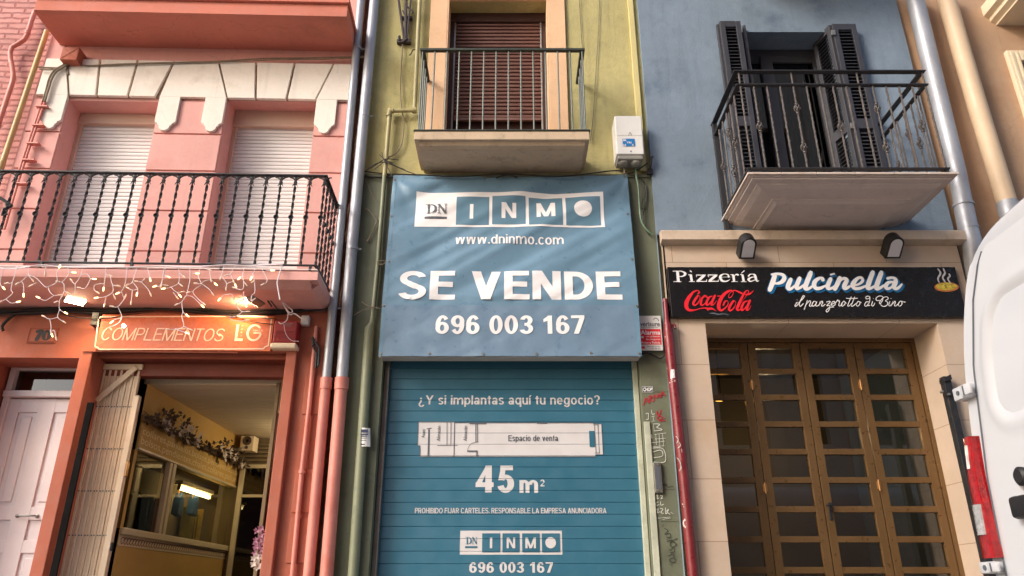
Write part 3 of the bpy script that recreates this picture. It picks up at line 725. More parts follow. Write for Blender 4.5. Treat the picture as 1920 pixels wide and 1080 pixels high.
# shop porch: left wall with a display window, ceiling, back, right display glass  (frame C depth lines)
Ix0, Ix1, Iz, Iy = -3.145, -2.03, 2.706, 2.68
I = Frame(Ix0, 6.0, pi / 2)                    # x runs into the shop, off>0 goes into the left wall
wz = [I.z(340, y_, 0) for y_ in ()]
za, zb_ = 1.64, 0
def izz(px, py): return I.pt(px, py, 0)
(ya, zsill), (yb, zsill2) = izz(228, 990), izz(440, 1025)
zsill = (zsill + zsill2) / 2
zhead = (izz(250, 850)[1] + izz(445, 910)[1]) / 2
zband = (izz(256, 795)[1] + izz(452, 868)[1]) / 2 - .02
xe = izz(445, 960)[0]
m = MB(I)
m.wall(.27, Iy, 0, Iz, [(.32, xe - .04, zsill, zhead, .06)])
m.build('porch_wall', ochre, ch)
m = MB(I); m.box(.27, xe, -.02, -.001, zhead + .02, zband, .003); m.build('porch_frieze_board', ochre, ch)
m = MB(I); m.box(.28, xe, -.035, -.002, zsill - .055, zsill - .002, .006); m.box(.28, xe, -.03, -.002, zhead, zhead + .018, .004)
xm_, _ = izz(310, 930); m.box(xm_ - .045, xm_ + .0, -.02, .03, zsill, zhead, .004); m.box(xm_ + .03, xm_ + .09, -.02, .03, zsill, zhead, .004)
m.box(xe - .045, xe + .0, -.035, .03, 0, zhead + .1, .004)
dw = m.build('display_window', cream_fr, ch)
m = MB(I); m.face(((.3, .02, zsill), (xe, .02, zsill), (xe, .02, zhead), (.3, .02, zhead))); m.build('window_pane', pane_c, dw)
m = MB(I); zf0 = zsill - .14
m.box(.28, xe - .05, -.006, -.001, zf0, zsill - .058)
m.build('ornament_band', cream_fr, dw)
m = MB(I); k = 0; x = .34
while x < xe - .1:
    zc_ = (zf0 + zsill - .058) / 2
    m.ribbon([(x + .03 * cos(a), zc_ + .024 * sin(a)) for a in [pi * .3 * j for j in range(6)]] + [(x + .045, zc_ + .02)], .007, -.0075, n=4); x += .05
m.build('ornament_scrolls', plaque_b, dw)
m = MB(I); m.face(((.34, .42, zsill - .1), (xe + .1, .42, zsill - .1), (xe + .1, .42, zhead + .1), (.34, .42, zhead + .1)))
m.face(((.34, .07, zsill - .02), (.34, .42, zsill - .02), (xe + .1, .42, zsill - .02), (xe + .1, .07, zsill - .02)))
m.face(((.34, .07, zhead + .02), (.34, .42, zhead + .02), (xe + .1, .42, zhead + .02), (xe + .1, .07, zhead + .02)))
m.face(((xe + .05, .07, zsill), (xe + .05, .42, zsill), (xe + .05, .42, zhead), (xe + .05, .07, zhead)))
m.build('display_case', room_m, dw)
m = MB(I)
add_text(m, 'collares,pañuelos,bolsos,pendientes,chales', .30, xe - .08, zband - .115, zband - .035, -.0225)
add_text(m, 'bolsos,pendientes,chales,collares,pañuelos', .30, xe - .08, zhead + .03, zhead + .115, -.0225)
m.build('wall_lettering', mat('faded_gold_print', (226, 204, 150), .7, .03), ch)
m = MB(C); ce = .31
m.box(Ix0 - .05, Ix1 + .3, ce, Iy + .1, Iz, Iz + .05)
y_ = ce
while y_ < Iy: m.box(Ix0, Ix1, y_ + .004, y_ + .118, Iz - .008, Iz, .002); y_ += .122
m.build('porch_ceiling', ceil_m, ch)
m = MB(C); m.box(Ix0 - .9, Ix1 + .9, Iy + .0, Iy + .06, 0, Iz); 
for k in range(5): m.box(Ix0 + .02, Ix1, Iy - .035, Iy - .005, Iz - .10 - k * .045, Iz - .075 - k * .045, .003)
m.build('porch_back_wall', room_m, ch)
m = MB(C)
bx_a, bx_b = Ix0 + .06, Ix1 - .05
m.box(bx_a, bx_a + .05, Iy - .06, Iy - .01, 0, Iz - .34); m.box(bx_b - .05, bx_b, Iy - .06, Iy - .01, 0, Iz - .34); m.box(bx_a, bx_b, Iy - .06, Iy - .01, Iz - .36, Iz - .32); m.box(bx_a, bx_b, Iy - .055, Iy - .01, Iz - .68, Iz - .65)
sd = m.build('shop_door', cream_fr, ch)
m = MB(C); m.face(((bx_a, Iy - .03, 0), (bx_b, Iy - .03, 0), (bx_b, Iy - .03, Iz - .34), (bx_a, Iy - .03, Iz - .34))); m.build('door_pane', pane_d, sd)
m = MB(C); m.box(Ix1, Ix1 + .02, .30, Iy, 0, Iz - .25); m.build('side_display_pane', pane_d, ch)
m = MB(C); m.box(Ix1 - .004, Ix1 + .024, .28, .31, 0, Iz); m.box(Ix1 + .5, Ix1 + .52, .3, Iy, 0, Iz); m.build('side_display_back', room_m, ch)
J = Frame(Ix1, 6.0 + Iy, -pi / 2)              # right display, faces the porch
m = MB(J); m.box(.3, Iy - .5, -.012, -.002, zhead + .02, zband); m.build('side_frieze_board', mat('green_sign_band', (70, 76, 54), .6, .05), ch)
m = MB(J); add_text(m, 'collares,pañuelos,bolsos,pendientes,chales', .35, Iy - .55, zband - .115, zband - .035, -.014); add_text(m, 'bolsos,pendientes,chales,collares,pañuelos', .35, Iy - .55, zhead + .03, zhead + .115, -.014)
m.build('side_lettering', print_w, ch)
# number plaque
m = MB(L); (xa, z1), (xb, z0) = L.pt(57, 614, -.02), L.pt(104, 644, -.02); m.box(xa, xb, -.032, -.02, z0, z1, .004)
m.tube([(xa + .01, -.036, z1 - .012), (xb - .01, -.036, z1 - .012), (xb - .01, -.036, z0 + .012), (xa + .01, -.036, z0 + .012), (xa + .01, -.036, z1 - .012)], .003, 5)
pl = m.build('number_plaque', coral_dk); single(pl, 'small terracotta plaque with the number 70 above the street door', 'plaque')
m = MB(L)
def zz_pts(ox, oy, sc, P): return [L.pt(ox + a / sc, oy + b / sc, -.034) for a, b in P]
m.ribbon(zz_pts(0, 480, 6, [(418, 850), (475, 845), (440, 890), (410, 942)]), [.03, .028, .032, .036], -.034)
m.ribbon(zz_pts(0, 480, 6, [(530, 838), (500, 870), (492, 920), (515, 942), (548, 915), (556, 865), (532, 838)]), [.012, .028, .03, .012, .028, .03, .012], -.034)
m.build('numerals', iron, pl)

# ================================================================== GREEN AND YELLOW HOUSE
gh = thing('green_house', 'narrow house with mossy yellow upper wall and dark olive shopfront', 'house')
gx0, gx1 = -1.45, 1.29
zt_ = C.z(960, 332)
(wx0, wz1) = C.pt(842, 3); wx0, wx1 = C.x(836, 120), C.x(1029, 120); wz1 = C.z(940, 3)
zbal = C.z(940, 246, -.5)
m = MB(); m.wall(gx0, gx1, zt_, 9.4, [(wx0, wx1, zbal, wz1, .3)]); m.shell(gx0, gx1, 0, 9.4, 7); m.build('upper_wall', yellow, gh)
m = MB(); m.box(gx1 - .10, gx1 - .045, -.03, 0, zt_ + .05, 9.4, .004); m.build('corner_strip', yel_edge, gh)
sx0, sx1, sz1 = -1.075, 1.06, 2.86
m = MB(); m.wall(gx0, gx1 + .05, 0, zt_ - .02, [(sx0, sx1, 0, sz1, .16)], y=-.02); m.box(gx0, gx1, -.035, 0.0, zt_ - .02, zt_ + .012, .003)
for z_ in (C.z(1235, 977), C.z(1235, 735)): m.box(sx1 + .08, gx1 + .02, -.024, -.0205, z_ - .004, z_ + .004)
m.build('lower_wall', olive, gh)
# window surround, window, blind
m = MB(); sw = C.x(1062, 120) - wx1
m.box(wx0 - sw, wx0, -.03, .0, zbal, wz1 + .2, .004); m.box(wx1, wx1 + sw, -.03, 0, zbal, wz1 + .2, .004); m.box(wx0, wx1, -.03, 0, wz1, wz1 + .2, .004)
m.box(wx0 + .0005, wx0 + .012, -.028, .24, zbal, wz1 - .0005, .002); m.box(wx1 - .012, wx1 - .0005, -.028, .24, zbal, wz1 - .0005, .002)
m.build('window_surround', orange, gh)
m = MB(); zbx = C.z(940, 45, .2)
m.box(wx0 + .012, wx1 - .012, .16, .28, zbx, wz1 - .001, .006); m.box(wx0 + .012, wx0 + .055, .18, .28, zbal, zbx, .003); m.box(wx1 - .055, wx1 - .012, .18, .28, zbal, zbx, .003)
m.box(wx0 + .05, wx1 - .05, .26, .30, zbal, zbx)
for a in (.06, .30, .42, .68): m.box(wx0 + .05 + a - .02, wx0 + .05 + a + .04, .235, .27, zbal, zbal + .5, .003)
wd = m.build('window', brown_dk, gh)
m = MB(); m.box(wx0 + .0555, wx0 + .072, .17, .21, zbal, zbx, .002); m.box(wx1 - .072, wx1 - .0555, .17, .21, zbal, zbx, .002); m.build('blind_track', steel, wd)
m = MB(); z = C.z(940, 222, .2); z00 = z
m.box(wx0 + .073, wx1 - .073, .185, .215, z - .03, z, .003)
while z < zbx - .004:
    zz = min(z + .043, zbx)
    m.prism([(.215, z), (.188, z + .006), (.184, z + .022), (.196, zz - .006), (.215, zz - .004)], wx0 + .073, wx1 - .073, 'x'); z += .046
m.build('roller_blind', brown_bl, wd)
# balcony
m = MB(); b0, b1 = C.x(777, 247, -.5), C.x(1105, 247, -.5); zso = C.z(940, 325)
m.box(b0, b1, -.5, 0, zbal - .085, zbal, .006)
m.prism([(0, zbal - .0851), (-.47, zbal - .0851), (-.45, zbal - .115), (-.41, zbal - .125), (-.41, zso + .01), (-.38, zso), (0, zso)], b0 + .04, b1 - .04, 'x')
bl = m.build('balcony', slab_y, gh)
m = MB(); m.box(b0 - .008, b1 + .008, -.51, -.42, zbal + .001, zbal + .014, .003); m.box(b0 - .008, b0 + .05, -.42, 0, zbal + .001, zbal + .014); m.box(b1 - .05, b1 + .008, -.42, 0, zbal + .001, zbal + .014); m.build('edge_flashing', green_ir, bl)
zr2 = C.z(940, 92, -.48)
def R2(p): return p
m = MB(); yr2 = -.475
m.prism([(b0 + .005, yr2 - .02), (b1 - .005, yr2 - .02), (b1 - .005, 0), (b1 - .05, 0), (b1 - .05, yr2 + .02), (b0 + .05, yr2 + .02), (b0 + .05, 0), (b0 + .005, 0)], zr2 - .022, zr2, 'z', bev=.003)
m.build('hand_rail', green_ir, bl)
bm0 = None; hb2 = zr2 - .022 - zbal
nb = 13; xs_ = [b0 + .03 + (b1 - b0 - .06) * k / nb for k in range(nb + 1)]
pos = [(x, yr2) for x in xs_] + [(xs_[0], yr2 + .12 * k) for k in (1, 2, 3)] + [(xs_[-1], yr2 + .12 * k) for k in (1, 2, 3)]
for x, y in pos:
    P = C.world((x, y, zbal + .014))
    if not bm0:
        b = MB(W); b.tube([(0, 0, 0), (0, 0, hb2 * .5), (0, 0, hb2 - .014)], .0075, 8); bm0 = b.build('baluster', galv_y, bl, smooth=True); bm0.location = P
    else: inst(bm0, bl, P)
# roller shutter of the shop with its printing
m = MB(); z = 0.0412; ys = .12
while z < sz1:
    m.prism([(ys - .004, z), (ys - .008, z + .003), (ys - .008, z + .0875), (ys - .004, z + .0905), (ys + .012, z + .0905), (ys + .012, z)], sx0 + .045, sx1 - .045, 'x'); z += .0915
shu = m.build('roller_shutter', shut_b, gh)
yp = ys - .0095
line_part('question_lettering', '¿Y si implantas aquí tu negocio?', (785, 741, 1125, 763), yp, print_s, shu, sans=.16, sp=.09, ribs=1)
line_part('area_figures', '45', (892, 873, 964, 924), yp, print_s, shu, sans=.225, ribs=1); line_part('area_unit', 'm', (974, 900, 1009, 924), yp, print_s, shu, sans=.2, ribs=1); line_part('area_unit', '2', (1013, 899, 1021, 912), yp, print_s, shu, sans=.21)
line_part('notice_lettering', 'PROHIBIDO FIJAR CARTELES. RESPONSABLE LA EMPRESA ANUNCIADORA', (778, 952.3, 1137, 962.6), yp, print_s, shu, sans=.17, sp=.09, ribs=1)
line_part('phone_lettering', '696 003 167', (880, 1054, 1037, 1074), yp, print_s, shu, sans=.2, sp=.09, ribs=1)
def rectp(m, x0, y0, x1, y1, off):
    ym, xm = (y0 + y1) / 2, (x0 + x1) / 2
    a, b, c, d = C.x(x0, ym, off), C.x(x1, ym, off), C.z(xm, y1, off), C.z(xm, y0, off)
    m.face(((a, off, c), (b, off, c), (b, off, d), (a, off, d)))
m = MB(); rectp(m, 862.5, 995, 1054, 1040, yp); rib_cut(m); m.build('logo_plate', print_s, shu)
for x0, x1 in ((904, 938), (942, 974), (979, 1012), (1016, 1050)): m = MB(); rectp(m, x0, 1000, x1, 1035.5, yp - .003); rib_cut(m); m.build('logo_square', shut_b, shu)
m = MB()
rectp(m, 872, 1024, 895, 1027.5, yp - .003)
def serif_DN(m, ox, oy, kx, ky, off, warp=None):
    # D and N in a 0..150 by 0..74 box
    q = lambda P: [C.pt(ox + a * kx, oy + b * ky, off) for a, b in P]
    mm = C.m(kx, ox, oy, off)
    m.ribbon(q([(24, 2), (24, 72)]), 15 * mm, off, warp, flat=True); m.ribbon(q([(2, 2), (38, 2), (66, 16), (72, 37), (66, 58), (38, 72), (2, 72)]), [4 * mm, 4 * mm, 13 * mm, 15 * mm, 13 * mm, 4 * mm, 4 * mm], off - .0005, warp)
    m.ribbon(q([(95, 2), (95, 72)]), 5 * mm, off, warp, flat=True); m.ribbon(q([(92, 2), (142, 72)]), 15 * mm, off - .001, warp, flat=True); m.ribbon(q([(142, 2), (142, 72)]), 5 * mm, off - .0005, warp, flat=True)
    for a, b in (((82, 2), (108, 2)), ((84, 72), (106, 72)), ((130, 2), (154, 2))): m.ribbon(q([a, b]), 4 * mm, off - .0014, warp, flat=True)
serif_DN(m, 872.5, 1007, .148, .18, yp - .003)
m.build('logo_initials', shut_b, shu)
for c_, x0, x1 in (('I', 918.5, 923), ('N', 950, 966), ('M', 985, 1005)): line_part('logo_letter', c_, (x0, 1008, x1, 1028), yp - .006, print_s, shu, sans=.19, ribs=1)
m = MB(); m.disc(C.pt(1032.5, 1017.5, yp - .006), C.m(10, 1032, 1017, yp), yp - .006); rib_cut(m); m.build('logo_dot', print_s, shu)
# floor plan
q = lambda P, o=yp: [C.pt(600 + a / 3, 720 + b / 3, o) for a, b in P]
m = MB(); m.face([(x, yp, z) for x, z in q([(553, 213), (758, 213), (758, 218), (1537, 218), (1537, 224), (1583, 224), (1593, 397), (1548, 397), (1548, 408), (563, 408), (563, 347), (549, 347)])]); rib_cut(m); fp = m.build('floor_plan', print_s, shu)
m = MB(); yk = yp - .003
def ln(P, wpx): m.ribbon(q(P, yk), C.m(wpx / 3, 950, 830, yk), yk - .0003 * random.random(), flat=True)
ln([(553, 213), (758, 213)], 4); ln([(758, 218), (1537, 218)], 4); ln([(1537, 224), (1583, 224)], 3); ln([(1583, 224), (1593, 397)], 3); ln([(1548, 397), (1593, 397)], 3); ln([(563, 408), (1548, 408)], 4); ln([(563, 347), (563, 408)], 3); ln([(549, 347), (563, 347)], 3); ln([(553, 213), (549, 347)], 3)
ln([(613, 255), (609, 405)], 9); ln([(600, 252), (628, 248)], 4); ln([(714, 213), (714, 345)], 3); ln([(736, 213), (736, 345)], 3); ln([(757, 213), (753, 406)], 4); ln([(660, 346), (775, 346)], 3)
ln([(876, 226), (876, 325)], 4); ln([(886, 226), (886, 325)], 4); ln([(874, 326), (888, 326)], 4); ln([(828, 376), (886, 376)], 5); ln([(828, 381), (886, 381)], 3); ln([(880, 380), (880, 406)], 3); ln([(886, 380), (886, 406)], 3); ln([(840, 222), (936, 222)], 8); ln([(1220, 221), (1278, 221)], 6)
m.ribbon(q([(828, 376), (838, 350), (856, 333), (880, 326)], yk), C.m(.7, 950, 830), yk)
ln([(1543, 228), (1553, 388)], 3); ln([(1563, 228), (1571, 388)], 3); ln([(1536, 230), (1566, 230)], 3); ln([(1545, 388), (1575, 388)], 3)
for s_, a, b, c_, d_ in (('Aseo', 571, 255, 590, 303), ('Almacén', 657, 235, 677, 321), ('Almacén', 807, 235, 827, 321)):
    line_part('plan_lettering', s_, (600 + a / 3, 720 + b / 3, 600 + c_ / 3, 720 + d_ / 3), yk, print_k, fp, rot=1, bold=.008)
m.build('plan_lines', print_k, fp); line_part('plan_lettering', 'Espacio de venta', (953, 816, 1046, 830), yk, print_k, fp, sans=.16, sp=.1)
m = MB(); rectp(m, 1105, 808, 1115, 838, yk); m.build('plan_counter', shut_b, fp)
m = MB(); m.box(sx0 + .005, sx0 + .045, .07, .14, 0, sz1, .003); m.build('guide_rail', steel, gh)
m = MB(); m.box(sx1 - .045, sx1 - .005, .07, .14, 0, sz1, .003); m.box(sx1 + .001, sx1 + .05, -.035, -.021, 0, 2.3, .004); m.build('guide_rail', pale_gr, gh)
m = MB(); m.box(sx0 - .05, sx1 + .02, .3, .32, 0, sz1 + .1); m.build('shop_back_wall', room_d, gh)
# ================================================================== BLUE HOUSE WITH THE PIZZERIA
bh = thing('blue_house', 'blue rendered house with beige stone pizzeria front at street level', 'house')
px0_, px1_ = 1.30, 3.93
yb = -.06
zled = C.z(1500, 437, yb - .03)
wo = (C.x(1386, 60, yb), C.x(1550, 60, yb)); wzt = C.z(1470, 60, yb)
zbf = C.z(1600, 325, -.85)
m = MB(); m.wall(px0_ - .015, px1_, zled, 9.8, [(wo[0], wo[1], zbf, wzt, .32)], y=yb); m.shell(px0_ - .015, px1_, 0, 9.8, 7, y=yb); m.build('upper_wall', blue, bh)
yc = yb - .03
dx0, dx1, dzt = C.x(1322, 606, yc), C.x(1757, 606, yc), C.z(1540, 606, yc)
m = MB(); m.wall(px0_ + .02, px1_ - .03, 0, zled, [(dx0, dx1, 0, dzt, .47)], y=yc)
m.box(px0_ + .02, px0_ + .035, yc, 0, 0, zled)
m.build('stone_front', stone, bh)
m = MB(); zl0 = C.z(1500, 450, yc - .07)
m.prism([(yc, zled + .0), (yc - .075, zled - .01), (yc - .085, zled - .02), (yc - .085, zl0), (yc - .06, zl0 - .008), (yc - .03, zl0 - .018), (yc, zl0 - .022)], px0_, px1_ + .02, 'x'); m.build('ledge', stone_pl, bh)
# balcony slab with stepped cornice
bX0, bX1 = 1.872, 3.552; yf = -.87
zsb = C.z(1550, 433, yb)
m = MB()
H = zbf - zsb
prof = [(0, 0), (.0, 0), (-.02, .012), (-.05, .02), (-.05, .03), (-.09, .04), (-.12, .06), (-.12, .07), (-.19, .082), (-.25, .1), (-.25, .108)]
steps = [(.32, 0), (.29, .10), (.27, .12), (.27, .22), (.235, .26), (.15, .38), (.10, .52), (.10, .60), (.045, .66), (.045, .78)]
# stacked rings: inset from the edge against height share
prev = None; rings = []
for ins, hh in steps:
    z = zsb + H * hh; rings.append([m.bm.verts.new(p) for p in ((bX0 + ins, yb, z), (bX0 + ins, yf + ins, z), (bX1 - ins, yf + ins, z), (bX1 - ins, yb, z))])
m.bm.faces.new(rings[0])
for a, b in zip(rings, rings[1:]):
    for k in range(3): m.bm.faces.new((a[k], b[k], b[k + 1], a[k + 1]))
m.bm.faces.new(rings[-1][::-1])
bmesh.ops.recalc_face_normals(m.bm, faces=m.bm.faces[:])
m.box(bX0 + .02, bX1 - .02, yf + .02, yb, zsb + H * .78 + .001, zbf - .018, .003)
bl = m.build('balcony', cornice_m, bh)
m = MB(); x = bX0; k = 0
xs_ = [bX0, bX0 + .27, bX0 + .55, bX0 + .86, bX0 + 1.17, bX0 + 1.43, bX1]
for a, b in zip(xs_, xs_[1:]): m.box(a, b - .004, yf, yf + .28, zbf - .017, zbf, .003)
m.box(bX0, bX0 + .28, yf + .284, yb, zbf - .017, zbf, .003); m.box(bX1 - .28, bX1, yf + .284, yb, zbf - .017, zbf, .003); m.box(bX0 + .28, bX1 - .28, yf + .284, yb, zbf - .017, zbf)
m.build('edge_tiles', mat('terracotta_edge_tile', (206, 190, 178), .5, .08, 3, dirt=(170, 120, 90), dirt_amt=.4, dirt_scale=8), bl)
rX0, rX1, ry = bX0 + .03, bX1 - .075, yf + .03
zr0 = C.z(1550, 134, ry); zr1 = C.z(1550, 159, ry); zr2_ = zbf + .05
def rail(z, wd, nm):
    m = MB(); m.prism([(rX0 - wd, ry - wd), (rX1 + wd, ry - wd), (rX1 + wd, yb), (rX1 - wd, yb), (rX1 - wd, ry + wd), (rX0 + wd, ry + wd), (rX0 + wd, yb), (rX0 - wd, yb)], z - .012, z, 'z', bev=.002); return m
m = rail(zr0, .024, ''); m.build('hand_rail', rail_k, bl); m = rail(zr1, .02, ''); m.build('middle_rail', rail_k, bl)
m = rail(zr2_, .02, '')
for x in (rX0, rX0 + .75, rX1): m.box(x - .012, x + .012, ry - .012, ry + .012, zbf, zr2_ - .012)
m.build('bottom_rail', rail_k, bl)
m = MB(); m.box(rX0 - .02, rX0 + .02, yb - .05, yb - .01, zsb - .1, zr0 - .013, .002); m.build('wall_post', rail_k, bl)
hb3 = zr1 - .012 - zr2_
def bal3(kind):
    b = MB(W); n = 40
    b.tube([(0, 0, 0), (0, 0, hb3)], .0078, 8)
    pts = [(.0085 * cos(a), .0085 * sin(a), hb3 * a / (2 * pi * 9)) for a in [2 * pi * 9 * k / 80 for k in range(81)]]
    b.tube(pts, .0028, 4)
    for zc_ in kind:
        for s_ in (-1, 1): b.lathe((0, 0, zc_ * hb3 + s_ * .045), [(.008, -.012), (.015, -.008), (.015, .0), (.011, .003), (.016, .008), (.009, .012)], 'z', 10)
        for k in range(5):
            a0 = 2 * pi * k / 5
            b.tube([(.026 * sin(pi * t) * cos(a0 + 2.2 * t) , .026 * sin(pi * t) * sin(a0 + 2.2 * t), zc_ * hb3 - .04 + .08 * t) for t in [j / 8 for j in range(9)]], .0042, 5)
    return b
protos = {'n': None, 'o': None, 't': None}; kinds = {'n': (), 'o': (.5,), 't': (.25, .72)}
seq = 'nonntnnonntnnonn'
nb = 14; step = (rX1 - rX0 - .02) / nb
for i in range(nb + 1):
    k = seq[i]; P = C.world((rX0 + .02 + i * step, ry, zr2_))
    if i == 0: k = 'n'
    if protos[k] is None: protos[k] = bal3(kinds[k]).build('baluster', bal_k, bl, smooth=True); protos[k].location = P
    else: inst(protos[k], bl, P)
for xx in (rX0, rX1):
    for j in range(1, 6):
        k = 'notno'[j - 1]; inst(protos[k], bl, C.world((xx, ry + j * .125, zr2_)))
for i in range(nb + 1):
    if i % 5 in (4,) or i in (0, nb): m = MB(); m.tube([(rX0 + .02 + i * step, ry, zr1), (rX0 + .02 + i * step, ry, zr0 - .012)], .008, 8); m.build('rail_strut', bal_k, bl)
# balcony door, deep in its opening
m = MB(); yw = yb + .26; zt2 = wzt
m.box(wo[0], wo[1], yw, yw + .06, zt2 - .09, zt2 - .001, .003); m.box(wo[0], wo[0] + .06, yw, yw + .06, zbf, zt2 - .09, .003); m.box(wo[1] - .06, wo[1], yw, yw + .06, zbf, zt2 - .09, .003)
xm2 = wo[0] + .33
m.box(xm2 - .06, xm2 + .06, yw - .012, yw + .055, zbf, zt2 - .09, .003); m.box(wo[0] + .06, wo[1] - .06, yw + .005, yw + .055, zbf, zbf + .5, .003); m.box(wo[0] + .06, wo[1] - .06, yw + .004, yw + .055, zt2 - .16, zt2 - .09, .003)
bd = m.build('balcony_door', char, bh)
m = MB(); m.face(((wo[0] + .06, yw + .03, zbf + .4), (wo[1] - .06, yw + .03, zbf + .4), (wo[1] - .06, yw + .03, zt2 - .1), (wo[0] + .06, yw + .03, zt2 - .1))); m.build('door_pane', pane_d, bd)
m = MB(); m.box(wo[0] - .1, wo[1] + .1, yw + .5, yw + .52, zbf, zt2 + .1); m.build('room_wall', room_d, bd)
for a_, b_ in ((wo[0] + .07, wo[0] + .26), (wo[0] + .42, wo[1] - .08)):
    m = MB(); m.sheet(lambda u, v: (a_ + (b_ - a_) * u, yw + .12 + .012 * sin(u * (b_ - a_) * 150), zbf + .05 + (zt2 - .2 - zbf) * v), 40, 2); m.build('curtain', curtain_m, bd, smooth=True)
# louvred folding shutters
sz0, sz1_ = zbf + .035, wzt + .03
def leaf(px_a, px_b, F2, x0, wdt, nm_label=None, lou=True):
    """leaf in frame F2 running from x0 over wdt, front at off 0"""
    m = MB(F2); t = .035; st = .05
    m.box(x0, x0 + st, -t, 0, sz0, sz1_, .004); m.box(x0 + wdt - st, x0 + wdt, -t, 0, sz0, sz1_, .004)
    zm = sz0 + (sz1_ - sz0) * .44
    for a, b in ((sz0, sz0 + .1), (zm - .05, zm + .05), (sz1_ - .07, sz1_)): m.box(x0 + st, x0 + wdt - st, -t + .002, -.002, a, b)
    lf = m.build('shutter_leaf', char, bh)
    for a, b in ((sz0 + .1, zm - .05), (zm + .05, sz1_ - .07)):
        m = MB(F2); z = a
        while z < b - .02:
            m.prism([(-t + .004, z), (-t + .006, z + .005), (-.004, z + .031), (-.004, z + .025)], x0 + st, x0 + wdt - st, 'x'); z += .04
        m.build('louvre_panel', char, lf)
    m = MB(F2); m.box(x0 + st, x0 + wdt - st, -.003, -.001, sz0 + .08, sz1_ - .05); m.build('leaf_back', rub, lf)
    return lf
xl = C.x(1346, 55, yb - .1)
leaf(0, 0, Frame(0, 6 + yb - .045, 0), xl - .0, .21); leaf(0, 0, Frame(0, 6 + yb - .09, 0), xl + .02, .205)
leaf(0, 0, Frame(wo[0] + .012, 6 + yb - .06, R(72)), 0, .24)
xr_ = C.x(1559, 52, yb - .06)
leaf(0, 0, Frame(0, 6 + yb - .05, 0), xr_, .235)
leaf(0, 0, Frame(wo[1] - .035, 6 + yb + .20, R(-76)), 0, .27)
for z in (sz1_ - .12, sz0 + .9, sz0 + .2):
    m = MB(); m.box(xr_ - .03, xr_ + .01, yb - .1, yb - .084, z - .03, z + .03, .003); m.build('shutter_hinge', steel, bh)
# upper balcony above the picture: throws the soft shade on the wall
m = MB(); m.box(2.1, 3.45, yb - .75, yb, 7.05, 7.17, .01); m.build('upper_balcony', cornice_m, bh)
# glazed pizzeria door of four leaves
ydr = yc + .40
cols = [C.x(p, 720, ydr) for p in (1340, 1410, 1510, 1613, 1716)]
cols[0] = dx0; cols[-1] = dx1
ztops = [C.z(1560, y, ydr) for y in (653, 702, 750, 800, 851, 905, 960, 1017, 1073)]
zbots = [C.z(1560, y, ydr) for y in (693, 741, 790, 840, 893, 948, 1005, 1062)]
pt = (ztops[0] - ztops[7]) / 7; ph = sum(a - b for a, b in zip(ztops, zbots)) / 8
m = MB(); zdt2 = dzt - .001
m.box(dx0, dx1, ydr - .01, ydr + .06, ztops[0] + .055, zdt2, .003)
m.box(dx1 - .035, dx1, ydr - .012, ydr + .06, 0, ztops[0] + .055, .003); m.box(dx0, dx0 + .03, ydr - .012, ydr + .06, 0, ztops[0] + .055, .003)
gdoor = m.build('glazed_door', bronze, bh)
for i in range(4):
    a, b = cols[i] + .004, cols[i + 1] - .004
    if i == 3: b -= .035
    if i == 0: a += .03
    m = MB(); s0 = .065; s1 = .065
    m.box(a, a + s0, ydr, ydr + .045, .03, ztops[0] + .05, .003); m.box(b - s1, b, ydr, ydr + .045, .03, ztops[0] + .05, .003)
    z = ztops[0]; m.box(a + s0, b - s1, ydr + .002, ydr + .043, z, ztops[0] + .05)
    k = 0
    while z > .25:
        lo = z - ph; nx = max(z - pt, .03); m.box(a + s0, b - s1, ydr + .002, ydr + .043, nx, lo, .002); z -= pt
    lf = m.build('door_leaf', bronze, gdoor)
    m = MB(); m.face(((a + .03, ydr + .026 + .0006 * i, .05), (b - .03, ydr + .026, .05), (b - .03, ydr + .026 + .001 * i, ztops[0] + .02), (a + .03, ydr + .026, ztops[0] + .02))); m.build('leaf_pane', pane, lf)
for ci, pys in ((1, (722, 915)), (3, (722, 910))):
    for py in pys:
        m = MB(); z = C.z(1500, py, ydr); m.lathe((cols[ci], ydr - .008, z), [(.008, -.045), (.008, .045)], 'z', 10); m.box(cols[ci] - .018, cols[ci] + .018, ydr - .006, ydr - .0005, z - .03, z + .03, .002); m.build('door_hinge', brass, gdoor, smooth=True)
m = MB(); xh, zh = C.pt(1558, 950, ydr - .02)
m.box(xh - .015, xh + .015, ydr - .012, ydr - .001, zh - .035, zh + .035, .004); m.tube([(xh, ydr - .005, zh + .01), (xh, ydr - .05, zh + .01), (xh - .05, ydr - .052, zh + .005)], .008, 8)
x2, z2 = C.pt(1559, 967, ydr - .02); m.box(x2 - .013, x2 + .013, ydr - .012, ydr - .001, z2 - .035, z2 + .035, .006)
m.build('door_handle', rub, gdoor)
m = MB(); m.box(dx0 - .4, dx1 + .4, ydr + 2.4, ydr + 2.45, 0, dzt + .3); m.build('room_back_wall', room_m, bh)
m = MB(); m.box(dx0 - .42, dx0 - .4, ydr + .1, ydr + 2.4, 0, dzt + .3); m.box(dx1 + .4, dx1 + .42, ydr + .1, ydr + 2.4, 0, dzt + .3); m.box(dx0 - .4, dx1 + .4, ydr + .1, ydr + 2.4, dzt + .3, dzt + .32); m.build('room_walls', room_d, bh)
m = MB(); xg, _ = C.pt(1338, 760, yc + .34); m.box(dx0 + .001, dx0 + .03, yc + .33, yc + .385, 0, ztops[0] - .1, .003); m.build('door_guide', iron, bh)

